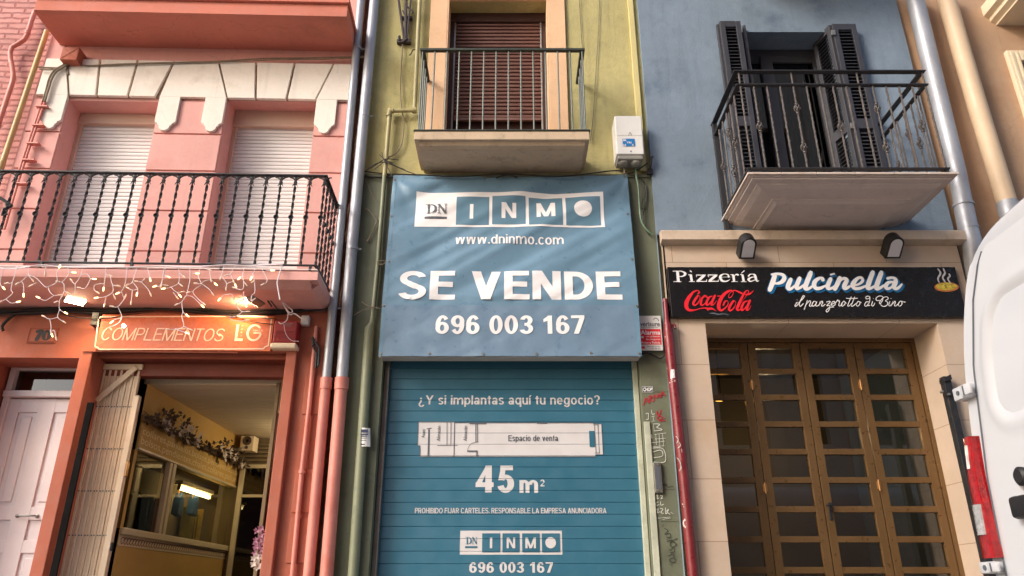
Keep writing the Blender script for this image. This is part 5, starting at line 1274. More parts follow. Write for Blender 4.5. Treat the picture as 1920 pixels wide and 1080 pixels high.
G(1190, 700, sc_, [[(90, 196), (94, 218), (106, 215)], [(92, 230), (106, 228)], [(98, 230), (102, 254)], [(94, 256), (108, 254)], [(100, 268), (104, 308)], [(100, 270), (134, 272), (118, 288), (146, 300), (104, 308)], [(106, 326), (166, 318)], [(112, 326), (116, 380)], [(110, 350), (164, 346)], [(80, 372), (158, 362)], [(130, 328), (134, 400)], [(148, 322), (154, 388)], [(84, 392), (158, 386)], [(76, 400), (92, 470)], [(76, 400), (150, 402), (162, 470), (92, 472)], [(96, 420), (140, 410), (148, 440), (100, 450)], [(60, 216), (72, 214), (72, 244), (62, 246)], [(58, 284), (68, 262), (80, 280)], [(64, 296), (80, 292)], [(72, 294), (76, 316)], [(66, 318), (84, 316)], [(66, 345), (72, 328), (80, 342), (88, 326), (92, 346)], [(66, 365), (88, 360)], [(66, 365), (70, 390), (90, 386)]], 1.5, 'graffiti_tag', wsp, 'tall stacked white scrawl above the steel plate on the pillar')
G(1190, 700, sc_, [[(112, 655), (124, 650), (118, 668), (130, 664)], [(136, 652), (148, 654), (140, 668), (152, 664)], [(126, 686), (114, 690), (116, 704), (130, 700)], [(138, 682), (140, 702), (154, 698)], [(112, 728), (126, 722), (120, 742), (134, 738)], [(136, 720), (150, 724), (140, 742), (154, 746)], [(164, 716), (166, 750), (180, 726), (170, 736), (188, 752)], [(124, 772), (188, 766)], [(106, 736), (110, 746)], [(190, 740), (204, 748)], [(150, 778), (190, 772)]], 1.4, 'graffiti_tag', wsp, 'short white scrawled initials just below the steel plate')
G(1190, 700, sc_, [[(150, 598), (156, 588), (162, 598), (170, 590)], [(172, 596), (178, 608), (196, 602), (206, 606)], [(160, 620), (212, 618)]], 1.0, 'graffiti_tag', iron, 'tiny black signature beside the steel plate')
G(1190, 700, sc_, [[(144, 808), (148, 820)], [(152, 806), (156, 816)], [(158, 826), (176, 838), (160, 856)], [(162, 860), (186, 852), (190, 872), (168, 872)], [(170, 884), (196, 876)], [(170, 896), (200, 888), (186, 910)], [(226, 880), (190, 900), (196, 926), (222, 910), (190, 890)], [(182, 944), (208, 930), (212, 950), (188, 956)], [(176, 974), (206, 962), (208, 980)], [(184, 990), (210, 984), (214, 1004), (190, 1004), (184, 990)], [(192, 1024), (200, 1014)], [(186, 1018), (192, 1008)]], 1.3, 'graffiti_tag', mat('black_marker', (52, 56, 48), .7, .1), 'vertical black marker scrawl low on the olive pillar')
G(1190, 700, sc_, [[(220, 336), (232, 352), (224, 372)], [(236, 366), (244, 384), (230, 398)], [(250, 404), (252, 420)], [(226, 450), (240, 470), (246, 500), (238, 520)], [(244, 480), (250, 506)]], 1.6, 'graffiti_tag', wsp, 'white scratches of paint down the dark red drainpipe', -.195)

# ================================================================== pizzeria sign and lamps
yS = yc - .05
t = thing('pizzeria_sign', 'long black pizzeria sign with white, red and blue lettering', 'sign')
sxa, sxb = C.x(1255.5, 548, yS), C.x(1802.5, 548, yS); sza, szb = C.z(1530, 594, yS), C.z(1530, 500.5, yS)
m = MB(); m.box(sxa, sxb, yS, yc - .002, sza, szb, .003); m.build('panel', sign_k, t)
def S1(P): return [C.pt(1250 + a / 10.283, 495 + b / 10.283, yS - .003) for a, b in P]
def S2(P): return [C.pt(1430 + a / 12, 500 + b / 12, yS - .003) for a, b in P]
k1 = C.m(1 / 10.283, 1530, 548, yS); k2 = C.m(1 / 12, 1530, 548, yS)
m = MB(); cnt = [0]
def s1(P, wd, m_, n=7):
    cnt[0] += 1; m_.ribbon(S1(P), [q * k1 for q in wd] if isinstance(wd, list) else wd * k1, yS - .003 - .0004 * (cnt[0] % 9), n=n, flat=(n == 1))
s1([(208, 138), (226, 340)], 56, m, 1); s1([(115, 138), (270, 138)], 13, m, 1); s1([(130, 341), (285, 341)], 14, m, 1); s1([(225, 139), (300, 146), (358, 190), (310, 238), (230, 242)], [12, 26, 50, 26, 12], m)
s1([(462, 205), (484, 340)], 48, m, 1); s1([(412, 210), (470, 208)], 14, m, 1); s1([(430, 341), (540, 341)], 13, m, 1); s1([(458, 140), (470, 148)], 42, m)
for dx in (0, 226):
    s1([(568 + dx, 213), (752 + dx, 213)], 18, m, 1); s1([(728 + dx, 216), (596 + dx, 334)], 50, m, 1); s1([(572 + dx, 336), (772 + dx, 336)], 18, m, 1); s1([(568 + dx, 206), (580 + dx, 256)], 10, m, 1); s1([(772 + dx, 342), (770 + dx, 298)], 10, m, 1)
s1([(1036, 256), (1215, 248)], 14, m); s1([(1196, 250), (1180, 208), (1110, 192), (1046, 222), (1034, 272), (1068, 322), (1125, 336), (1185, 322), (1218, 296)], [40, 26, 16, 38, 54, 44, 24, 18, 8], m)
s1([(1280, 208), (1302, 340)], 46, m, 1); s1([(1228, 208), (1290, 205)], 14, m, 1); s1([(1250, 341), (1370, 341)], 13, m, 1); s1([(1300, 240), (1335, 205), (1372, 212)], [12, 22, 46], m)
s1([(1460, 208), (1484, 340)], 46, m, 1); s1([(1412, 210), (1466, 207)], 14, m, 1); s1([(1430, 341), (1540, 341)], 13, m, 1); s1([(1440, 178), (1490, 136)], [14, 40], m)
s1([(1578, 235), (1602, 204), (1655, 196), (1700, 218), (1722, 290), (1745, 336), (1780, 318)], [36, 20, 18, 46, 50, 24, 8], m); s1([(1705, 250), (1625, 262), (1578, 298), (1606, 334), (1664, 326), (1715, 296)], [16, 22, 48, 28, 16, 10], m)
m.build('white_serif_lettering', print_w, t)
m = MB()
s1([(600, 580), (628, 545), (592, 512), (520, 540), (445, 622), (390, 722), (378, 810), (412, 878), (482, 893), (560, 884), (650, 858), (740, 850), (800, 865), (872, 862), (960, 910)], [24, 30, 22, 36, 62, 78, 76, 62, 40, 22, 18, 26, 48, 40, 3], m)
s1([(800, 860), (790, 890), (806, 905)], [30, 20, 4], m)
for o_x, o_y in ((0, 0), (686, 102)): s1([(600 + o_x, 610 + o_y), (545 + o_x, 690 + o_y), (512 + o_x, 760 + o_y), (532 + o_x, 798 + o_y), (585 + o_x, 772 + o_y), (632 + o_x, 700 + o_y), (640 + o_x, 632 + o_y), (604 + o_x, 604 + o_y)], [38, 48, 46, 38, 24, 14, 10, 22], m)
s1([(640, 690), (690, 660), (780, 615)], [8, 10, 8], m)
s1([(778, 640), (742, 608), (692, 650), (658, 730), (672, 792), (722, 776), (782, 708)], [42, 22, 38, 48, 36, 20, 8], m)
s1([(880, 622), (822, 640), (774, 720), (772, 788), (820, 768), (882, 690)], [18, 34, 46, 40, 22, 12], m); s1([(930, 606), (880, 720), (862, 790), (915, 772), (965, 705)], [44, 46, 40, 18, 6], m)
s1([(984, 622), (1028, 618)], 34, m)
s1([(1088, 800), (1126, 722), (1176, 716), (1178, 790), (1105, 868), (1045, 894), (1006, 856), (1008, 770), (1056, 650), (1140, 556), (1226, 512), (1282, 534), (1266, 606), (1212, 656), (1194, 612), (1238, 545), (1310, 512), (1390, 540), (1450, 570)], [28, 32, 14, 18, 30, 46, 66, 70, 66, 54, 34, 14, 12, 16, 12, 12, 22, 36, 44], m)
s1([(1420, 760), (1500, 660), (1570, 560), (1570, 510), (1512, 540), (1448, 650), (1388, 780), (1354, 868), (1384, 896), (1440, 850)], [6, 8, 14, 14, 30, 44, 52, 48, 28, 8], m); s1([(1520, 592), (1600, 578), (1680, 508)], [34, 34, 4], m)
s1([(1560, 712), (1492, 742), (1446, 830), (1444, 892), (1494, 868), (1560, 780)], [18, 36, 48, 42, 22, 12], m); s1([(1606, 702), (1556, 820), (1542, 890), (1590, 870), (1625, 800)], [44, 46, 40, 18, 6], m)
m.build('red_script_lettering', coca, t)
PUL = [([(275, 185), (220, 360), (150, 535)], [100, 112, 100]), ([(205, 185), (330, 168), (450, 195), (482, 270), (430, 345), (340, 382), (250, 380)], [60, 62, 85, 100, 90, 66, 50]),
    ([(630, 285), (565, 440), (575, 508), (640, 500), (730, 420)], [90, 108, 84, 64, 44]), ([(830, 260), (756, 440), (770, 500), (850, 472), (940, 400)], [92, 102, 84, 62, 44]),
    ([(1080, 135), (962, 430), (964, 508), (1040, 496), (1120, 440)], [105, 110, 90, 66, 50]), ([(1345, 312), (1335, 268), (1260, 272), (1172, 340), (1150, 430), (1200, 498), (1300, 488), (1410, 430)], [90, 70, 72, 98, 106, 92, 74, 44]),
    ([(1525, 275), (1455, 440), (1470, 500), (1560, 486), (1650, 410)], [92, 102, 84, 62, 44]), ([(1535, 185), (1592, 172)], [74, 74]),
    ([(1732, 255), (1680, 380), (1612, 520)], [96, 104, 96]), ([(1680, 400), (1762, 296), (1850, 280), (1880, 330), (1822, 450), (1850, 502), (1960, 446)], [52, 62, 88, 96, 98, 84, 54]),
    ([(1990, 446), (2150, 404), (2236, 334), (2220, 264), (2140, 264), (2050, 350), (2016, 430), (2064, 500), (2190, 492), (2310, 440)], [44, 54, 66, 68, 68, 98, 106, 84, 70, 50]),
    ([(2470, 128), (2360, 430), (2364, 502), (2440, 486), (2530, 430)], [104, 108, 90, 66, 48]), ([(2670, 128), (2560, 430), (2564, 502), (2650, 474), (2730, 420)], [104, 108, 90, 66, 48]),
    ([(2800, 272), (2900, 252), (2980, 282), (2982, 360), (2944, 450), (2984, 500), (3060, 472), (3128, 395)], [70, 62, 84, 104, 104, 84, 62, 40]), ([(2950, 350), (2828, 362), (2764, 440), (2792, 502), (2872, 480), (2920, 430)], [50, 74, 94, 74, 54, 34])]
m = MB()
for dx, dy, ex in ((0, 0, 24), (22, 18, 30), (38, 32, 30)):
    for P, wd in PUL: cnt[0] += 1; m.ribbon(S2([(a + dx, b + dy) for a, b in P]), [(q + ex) * k2 for q in wd], yS - .0025 - .00015 * (cnt[0] % 20), tilt=.0001)
m.build('blue_script_shadow', azul, t)
m = MB()
for P, wd in PUL: cnt[0] += 1; m.ribbon(S2(P), [q * .97 * k2 for q in wd], yS - .0075 - .0003 * (cnt[0] % 17), tilt=.0002)
m.build('white_script_lettering', print_w, t)
THIN = [[(775, 800), (728, 870), (740, 898), (800, 846)], [(790, 835), (880, 745), (936, 672), (912, 655), (868, 725), (822, 840), (842, 895), (912, 835)], [(1005, 760), (970, 860), (930, 970)], [(985, 850), (1048, 772), (1082, 788), (1052, 876), (1085, 888), (1115, 856)], [(1205, 795), (1152, 782), (1112, 850), (1132, 890), (1180, 860), (1218, 790), (1192, 868), (1222, 890), (1275, 850)], [(1296, 775), (1262, 882)], [(1275, 850), (1332, 780), (1348, 800), (1322, 878), (1352, 886), (1405, 848)],
    [(1430, 800), (1500, 780), (1512, 802), (1442, 880), (1500, 872), (1512, 902), (1482, 990), (1442, 1020), (1432, 980), (1500, 922), (1602, 910)], [(1530, 862), (1602, 822), (1612, 784), (1572, 790), (1542, 850), (1572, 890), (1640, 852)], [(1620, 845), (1685, 752), (1696, 780), (1730, 775), (1708, 868), (1740, 886), (1790, 838)], [(1815, 780), (1764, 850), (1792, 890), (1842, 850), (1852, 802), (1822, 776), (1880, 826)], [(1990, 680), (1912, 868), (1942, 886), (2000, 830)], [(2070, 680), (2000, 868), (2030, 886), (2100, 830)], [(1880, 710), (1960, 718), (2136, 712)], [(2145, 780), (2104, 850), (2136, 890), (2182, 850), (2184, 802), (2152, 778), (2220, 808)],
    [(2312, 722), (2382, 722), (2410, 682), (2360, 664), (2310, 694)], [(2414, 700), (2400, 800), (2362, 878), (2412, 870)], [(2382, 790), (2322, 800), (2292, 868), (2330, 890), (2392, 820)], [(2470, 782), (2450, 868), (2482, 886), (2522, 820)], [(2640, 760), (2562, 762), (2550, 710), (2622, 662), (2700, 680), (2692, 760), (2642, 840), (2630, 800), (2710, 702), (2792, 682), (2820, 722), (2762, 772), (2812, 812), (2782, 880), (2702, 896), (2652, 860)], [(2860, 782), (2832, 868), (2862, 886), (2902, 842)], [(2932, 778), (2896, 886)], [(2910, 852), (2972, 780), (2986, 800), (2966, 870), (2992, 886), (3042, 840)], [(3082, 780), (3052, 850), (3082, 890), (3130, 850), (3132, 802), (3102, 776), (3210, 800)], [(772, 748), (778, 752)], [(2488, 718), (2494, 722)], [(2882, 718), (2888, 722)]]
m = MB()
for P in THIN: cnt[0] += 1; m.ribbon(S2(P), 17 * k2, yS - .003 - .0004 * (cnt[0] % 9))
m.build('thin_script_lettering', print_w, t)
def S4(P): return [C.pt(1690 + a / 9.82, 490 + b / 9.82, yS - .003) for a, b in P]
k4 = C.m(1 / 9.82, 1760, 540, yS)
def ell(m, cx, cy, rx, ry, off, n=32): m.face([(lambda p: (p[0], off, p[1]))(S4([(cx + rx * cos(2 * pi * k / n), cy - ry * sin(2 * pi * k / n))])[0]) for k in range(n)][::-1])
m = MB(); ell(m, 832, 472, 225, 88, yS - .003); m.build('pizza_crust', pz_o, t)
m = MB(); ell(m, 828, 462, 190, 68, yS - .0055); m.build('pizza_cheese', pz_y, t)
m = MB(); rnd = random.Random(3)
for k in range(26):
    a, r = rnd.random() * 2 * pi, rnd.random() ** .5 * .85; x, y = 828 + 190 * r * cos(a), 462 + 66 * r * sin(a); m.ribbon(S4([(x - 14, y + rnd.uniform(-6, 6)), (x + 14, y + rnd.uniform(-6, 6))]), 11 * k4, yS - .007 - .0003 * (k % 8))
m.build('pizza_topping', pz_t, t)
m = MB()
for P in ([(668, 145), (715, 220), (668, 320), (690, 392)], [(768, 140), (795, 220), (755, 300), (800, 385)], [(872, 235), (885, 275), (852, 330), (895, 400)]): m.ribbon(S4(P), [26 * k4, 34 * k4, 32 * k4, 24 * k4], yS - .008)
m.build('steam_curls', steam, t)
m = MB()
for x, y, P in ((1350, 598, [(820, 955), (900, 950), (1000, 970), (1100, 960), (1210, 985)]),): m.ribbon(S1(P), [6 * k1, 30 * k1, 24 * k1, 20 * k1, 10 * k1], yS - .003)
m.build('scuff_mark', print_k, t)
# wall lamps: arched heads tipped downwards
for px, py, lab in ((1402, 458, 'black arched wall lamp nearer the red drainpipe above the pizzeria sign'), (1677, 457, 'black arched wall lamp nearer the silver drainpipe above the pizzeria sign')):
    t = thing('wall_lamp', lab, 'wall lamp', 'wall lamps over the pizzeria sign')
    x, z = C.pt(px, py, yc - .16); w_, h_ = .066, .20
    def arch(w2, b, h): return [(-w2, b), (w2, b), (w2, h - w2)] + [(w2 * cos(a), h - w2 + w2 * sin(a)) for a in [pi * k / 10 for k in range(1, 10)]] + [(-w2, h - w2)]
    tilt = R(52)
    def place(m, nm, mt):
        for v in m.bm.verts:
            y, zz = v.co.y, v.co.z; v.co = Vector((x + v.co.x, yc - .13 + y * cos(tilt) - (zz - .1) * sin(tilt), z + y * sin(tilt) + (zz - .1) * cos(tilt)))
        return m.build(nm, mt, t)
    m = MB(); m.prism(arch(w_, 0, h_), -.055, .05, bev=.004); place(m, 'housing', rub)
    m = MB(); m.prism(arch(w_ - .017, .018, h_ - .016), -.0575, -.0555); place(m, 'lens', mat('frosted_lens', (206, 204, 210), .3, .03))
    m = MB(); m.box(x - .03, x + .03, yc - .12, yc, z - .03, z + .05, .004); m.build('bracket', rub, t)
# black post in front of the right jamb
t = thing('gate_post', 'black steel post standing at the right jamb of the glazed door', 'post')
m = MB(); x, z = C.pt(1771, 707, yc - .04); m.box(x - .028, x + .03, yc - .07, yc - .005, .004, z, .004); m.build('post', iron, t)
m = MB(); m.prism([(x - .03, z - .02), (x + .03, z + .012), (x + .032, z - .03), (x - .03, z - .05)], yc - .085, yc - .004, bev=.003); m.build('post_cap', iron, t)
m = MB(); xx, zz = C.pt(1770, 735, yc - .08); m.lathe((xx - .02, yc - .075, zz), [(.012, 0), (.012, .02), (.006, .03)], 'y', 8); m.lathe((xx + .03, yc - .075, zz - .02), [(.01, 0), (.01, .02)], 'y', 8); m.build('bolt', steel, t)
# warm ceiling lamp inside the pizzeria
t = thing('ceiling_lamp', 'small warm ceiling lamp glowing behind the glazed pizzeria door', 'lamp')
x, z = C.pt(1352, 749, ydr + .35); m = MB(); m.lathe((x, ydr + .35, z), [(.07, 0), (.06, .012), (.02, .02)], 'z', 16); m.build('lamp_disc', spot_e, t); m = MB(); m.tube([(x, ydr + .35, z + .02), (x, ydr + .35, dzt + .3)], .008, 6); m.build('lamp_rod', iron, t)
pl_ = bpy.data.lights.new('pizzeria_lamp_light', 'POINT'); pl_.energy = 7; pl_.color = (1, .82, .58); pl_.shadow_soft_size = .08
o = bpy.data.objects.new('pizzeria_lamp_light', pl_); COL.objects.link(o); o.location = C.world((x + .8, ydr + 1.5, z - .1))
# ================================================================== on the coral house
# shop sign
yo = -.10
t = thing('shop_sign', 'orange accessories shop sign with thin pale border under the balcony', 'sign')
sa, sb_ = L.x(184, 625, yo), L.x(511, 625, yo); sc0, sc1 = L.z(345, 657, yo), L.z(345, 591, yo)
m = MB(L); m.box(sa, sb_, yo, -.021, sc0, sc1, .003); m.build('panel', sign_o, t)
m = MB(L)
def LP(P, off): return [L.pt(x, y, off) for x, y in P]
bw = L.m(2.3, 345, 625, yo)
bd_ = [(188, 594), (500, 593), (502, 597), (509, 598), (503, 648), (497, 650), (494, 654), (186, 655), (183, 651), (178, 650), (185, 598), (188, 594)]
for a, b in zip(bd_, bd_[1:]): m.ribbon(LP([a, b], yo - .003), bw, yo - .003 - .0002 * random.random(), flat=True)
m.build('border_line', print_p, t)
line_part('sign_lettering', 'COMPLEMENTOS', (191, 615, 421, 639), yo - .003, print_p, t, L, sans=.115, shear=.17, sp=.1)
line_part('logo_letter', 'L', (441.5, 608, 457, 639.5), yo - .003, print_p, t, L, sans=.2)
m = MB(L); cx, cz = L.pt(477, 624, yo); rr = L.m(15, 477, 624, yo)
m.ribbon([(cx + rr * .82 * cos(a), cz + rr * sin(a)) for a in [pi * (.22 + 1.72 * k / 12) for k in range(13)]], rr * .26, yo - .003); m.ribbon([(cx - rr * .1, cz - rr * .04), (cx + rr * .84, cz - rr * .04)], rr * .2, yo - .0038, flat=True); m.build('logo_letter', print_p, t)
line_part('name_lettering', 'AMIZA', (474, 618, 493, 621.5), yo - .003, print_p, t, L, bold=.01)
for i, c_ in enumerate('AURA'): line_part('name_letter', c_, (453 - i * .7, 609 + i * 6.3, 456 - i * .7, 612.2 + i * 6.3), yo - .003, print_p, t, L, bold=.005)
m = MB(L); x, z = L.pt(178, 598, yo); m.box(x - .03, x + .028, yo - .004, -.02, z - .055, z + .06, .004); m.build('corner_cover', iron, t)
# siren box
t = thing('alarm_siren', 'red louvred alarm siren box with cream base beside the orange sign', 'alarm siren')
(xa, z1), (xb, z0) = L.pt(514, 598, -.16), L.pt(553, 641, -.16)
m = MB(L); m.box(xa, xb, -.14, -.02, z0, z1, .012)
for k in range(8): m.box(xa + .02, xb - .02, -.146, -.139, z0 + .02 + k * .011, z0 + .026 + k * .011)
m.build('cover', red_pl, t)
m = MB(L); m.box(xa - .012, xb + .008, -.15, -.02, z0 - .05, z0 - .001, .016); m.build('base', cream, t)
m = MB(L)
xm_ = L.x(540, 605, -.143)
for k, (wd_, z_) in enumerate(((.08, .028), (.06, .040), (.06, .052))): m.box(xm_ - wd_ / 2, xm_ + wd_ / 2, -.1425, -.141, z1 - z_ - .005, z1 - z_)
m.build('print', mat('grey_print_line', (150, 120, 118), .6, .05), t)
m = MB(L); (xa, z1), (xb, z0) = L.pt(565, 591, -.08), L.pt(578, 609, -.08); m.box(xa, xb, -.09, -.02, z0, z1, .012); o = m.build('socket_box', plast_w, smooth=True); single(o, 'small white plastic junction socket under the balcony by the drainpipes', 'box')
m = MB(L)
for P, r in (([(587, 636), (596, 648), (599, 655), (597, 686), (592, 690), (594, 662), (588, 652)], .010), ([(586, 632), (588, 646), (586, 650)], .012)): m.tube([L.p3(x, y, -.09) for x, y in P], r, 6)
o = m.build('iron_hook', iron); single(o, 'black iron hook bracket on the coral pillar beside the drainpipes', 'hook')
m = MB(L)
for P, r in (([(-20, 362), (5, 374), (22, 386)], .016), ([(22, 386), (8, 392), (4, 404)], .012), ([(12, 378), (14, 392)], .014)): m.tube([L.p3(x, y, -.12) for x, y in P], r, 6)
o = m.build('iron_bracket', iron); single(o, 'black iron bracket arm behind the left end of the coral balcony rail', 'bracket')
# junction box and cables on the upper wall
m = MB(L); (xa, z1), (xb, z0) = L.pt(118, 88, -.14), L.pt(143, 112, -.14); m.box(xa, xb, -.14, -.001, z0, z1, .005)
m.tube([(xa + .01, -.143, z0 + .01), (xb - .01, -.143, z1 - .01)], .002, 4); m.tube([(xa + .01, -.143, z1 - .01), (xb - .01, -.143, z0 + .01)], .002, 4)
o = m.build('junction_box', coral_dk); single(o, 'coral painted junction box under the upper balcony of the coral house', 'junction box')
wires('wall_cable', 'grey cables looping from the junction box along the top of the white band', [([(138, 112), (148, 120), (165, 123), (210, 121), (262, 119), (330, 117), (410, 115), (490, 110), (560, 109), (650, 107), (690, 106)], .007, -.055), ([(160, 123), (250, 121), (340, 118), (430, 116), (520, 112), (600, 111), (690, 108)], .005, -.06), ([(138, 112), (128, 121), (110, 127), (95, 127), (72, 126)], .009, -.06), ([(128, 121), (100, 130), (74, 130)], .007, -.07), ([(138, 114), (127, 126), (128, 140)], .009, -.05), ([(124, 128), (126, 150), (129, 188)], .005, -.05)], cable_br, F=L)
wires('wall_cable', 'bundled cables bending down over the left end of the white band', [([(135, 112), (122, 124), (106, 134), (97, 148), (93, 160), (84, 190)], .010, -.075), ([(132, 113), (118, 122), (102, 132), (92, 148), (86, 170), (80, 190)], .009, -.07)], cable_br, F=L)
t = thing('conduit', 'coral painted bundle of conduits with clips below the white band', 'conduit')
tb(L, [(85, 188), (60, 262), (33, 344), (8, 430)], 2.2, -.06, 'conduit_tube', coral_pipe, t, 8); tb(L, [(80, 188), (55, 262), (28, 344), (3, 430)], 2.2, -.06, 'conduit_tube', coral_pipe, t, 8)
for x, y in ((79, 201), (72, 236), (62, 270), (54, 301), (40, 345)):
    m = MB(L); c = L.p3(x, y, -.06); m.box(c[0] - .05, c[0] + .06, -.085, -.03, c[2] - .007, c[2] + .007, .002); m.build('conduit_clip', coral_pipe, t)
# cables along the ceiling of the balcony
rc = random.Random(5); lst = []
for k in range(9):
    off = -.03 - .012 * (k % 4); dy = rc.uniform(-4, 4); ys_ = [586, 584, 582, 585, 581, 578, 580, 586, 585, 583, 574]
    lst.append(([(-30, 586 + dy)] + [(-5 + i * 62, ys_[i] + dy + rc.uniform(-2.5, 2.5)) for i in range(11)] + [(626, 572 + dy * .6)], rc.choice((.005, .007, .009)), off))
lst += [([(400, 580), (430, 588), (460, 600), (490, 606), (512, 608)], .004, -.115), ([(395, 580), (440, 594), (470, 598), (514, 597)], .004, -.115), ([(120, 590), (150, 596), (200, 597), (240, 590), (290, 584)], .004, -.115), ([(510, 575), (490, 548), (480, 540), (470, 542)], .008, -.25), ([(520, 580), (498, 552), (482, 537), (466, 545)], .006, -.25), ([(30, 588), (14, 600), (4, 612), (6, 620)], .012, -.06)]
wires('cable_bundle', 'thick bundle of dark cables sagging under the coral balcony', lst, cable_k, F=L)
wires('white_cord', 'white cord hanging from the balcony edge to the socket box', [([(515, 497), (528, 498), (524, 515), (520, 530), (522, 545), (525, 562)], .005, -.64)], cable_w, 'cord', L)
wires('white_cord', 'looped hank of grey white cord above the alarm siren', [([(525, 562), (532, 572), (543, 586), (548, 582), (534, 570), (528, 563), (536, 580), (544, 590), (552, 588), (566, 598)], .005, -.22), ([(540, 588), (538, 600), (528, 607), (522, 604)], .004, -.2), ([(532, 608), (536, 626), (546, 638), (560, 640)], .002, -.17)], cable_w, 'cord', L)
# floodlights with warm light
def flood(px, py, lab, aim, lit, en):
    t = thing('floodlight', lab, 'floodlight'); c = Vector(L.p3(px, py, -.25)); n = Vector(aim).normalized(); rot = n.to_track_quat('Z', 'Y').to_matrix()
    m = MB(L); m.box(-.085, .085, -.065, .065, -.07, -.002, .01)
    def xf(m):
        for v in m.bm.verts: v.co = c + rot @ v.co
    xf(m); m.build('housing', steel, t)
    m = MB(L); m.box(-.07, .07, -.052, .052, -.0015, .001); xf(m); m.build('lamp_face', lamp_e if lit else pane_d, t)
    m = MB(L); m.tube([c - n * .05, (c.x, c.y + .02, zs)], .012, 8); m.build('bracket', steel, t)
    if en:
        sp = bpy.data.lights.new('floodlight_beam', 'SPOT'); sp.energy = en; sp.color = (1, .58, .28); sp.spot_size = R(150); sp.spot_blend = .6; sp.shadow_soft_size = .06
        o = bpy.data.objects.new('floodlight_beam', sp); COL.objects.link(o); P = L.world(c + n * .02); o.location = P
        d = L.ex * n.x + L.ey * n.y; o.rotation_euler = Vector((d.x, d.y, n.z)).to_track_quat('-Z', 'Y').to_euler()
flood(143, 562, 'brightly lit floodlight under the balcony near the house number', (.25, -.25, -.8), True, 14)
flood(470, 561, 'dull steel floodlight under the balcony above the shop initials', (-.75, .25, -.45), True, 22)
# icicle lights
il = thing('icicle_lights', 'white icicle string lights with warm tips along the balcony edge', 'string lights')
YI = -.645
def q5(P): return [(a / 6, 480 + b / 6) for a, b in P]
def q6(P): return [(300 + a / 5.647, 480 + b / 5.647) for a, b in P]
STR = [q5(P) for P in ([(50, 120), (10, 240), (5, 320), (40, 360)], [(190, 120), (140, 290), (75, 305)], [(140, 290), (125, 380), (140, 420), (65, 485), (5, 515)], [(65, 485), (130, 530), (205, 515)], [(325, 120), (320, 210), (365, 270)], [(320, 210), (240, 285), (195, 310)], [(240, 285), (265, 330), (265, 440)], [(515, 120), (505, 195)], [(510, 140), (515, 210)], [(325, 215), (410, 250), (500, 340), (540, 345), (640, 290), (635, 200), (670, 120)], [(410, 300), (350, 330)], [(540, 345), (560, 400), (605, 445), (670, 438)], [(605, 445), (510, 500), (430, 465)], [(640, 290), (715, 310), (725, 390), (765, 415)], [(725, 390), (670, 500), (632, 515)], [(670, 500), (672, 600), (740, 640)], [(672, 600), (650, 690), (720, 740)], [(650, 690), (560, 710), (492, 678)], [(560, 710), (575, 800), (570, 850), (585, 890)], [(570, 850), (610, 840), (632, 925)], [(760, 120), (770, 200), (700, 290), (650, 285)], [(760, 180), (830, 185)], [(930, 120), (910, 210), (845, 310), (800, 270)], [(845, 310), (840, 410), (780, 435)], [(910, 210), (980, 205), (1020, 255), (1055, 258)], [(1020, 255), (960, 360), (888, 355)], [(1190, 120), (1190, 200), (1240, 220)], [(1190, 200), (1165, 370)], [(1165, 310), (1070, 325), (1060, 380), (1100, 410)], [(1240, 220), (1265, 320), (1330, 335)], [(1265, 320), (1270, 400), (1195, 455), (1085, 470)], [(1270, 420), (1290, 465)], [(1195, 455), (1175, 550)], [(1430, 130), (1410, 300), (1365, 400), (1325, 418)], [(1365, 400), (1400, 480), (1412, 450)], [(1400, 480), (1325, 570), (1258, 566)], [(1325, 570), (1370, 685), (1290, 715), (1258, 742)], [(1370, 690), (1330, 755), (1230, 805)], [(1540, 130), (1490, 290), (1430, 325)], [(1490, 290), (1550, 370), (1540, 430)], [(1550, 370), (1490, 385), (1435, 358)], [(1490, 385), (1475, 525)], [(1660, 130), (1690, 265)], [(1630, 250), (1590, 290), (1535, 285)], [(1590, 290), (1670, 380), (1695, 435)], [(1850, 130), (1810, 320), (1745, 340)], [(1840, 200), (1885, 235)], [(1810, 320), (1865, 330)])]
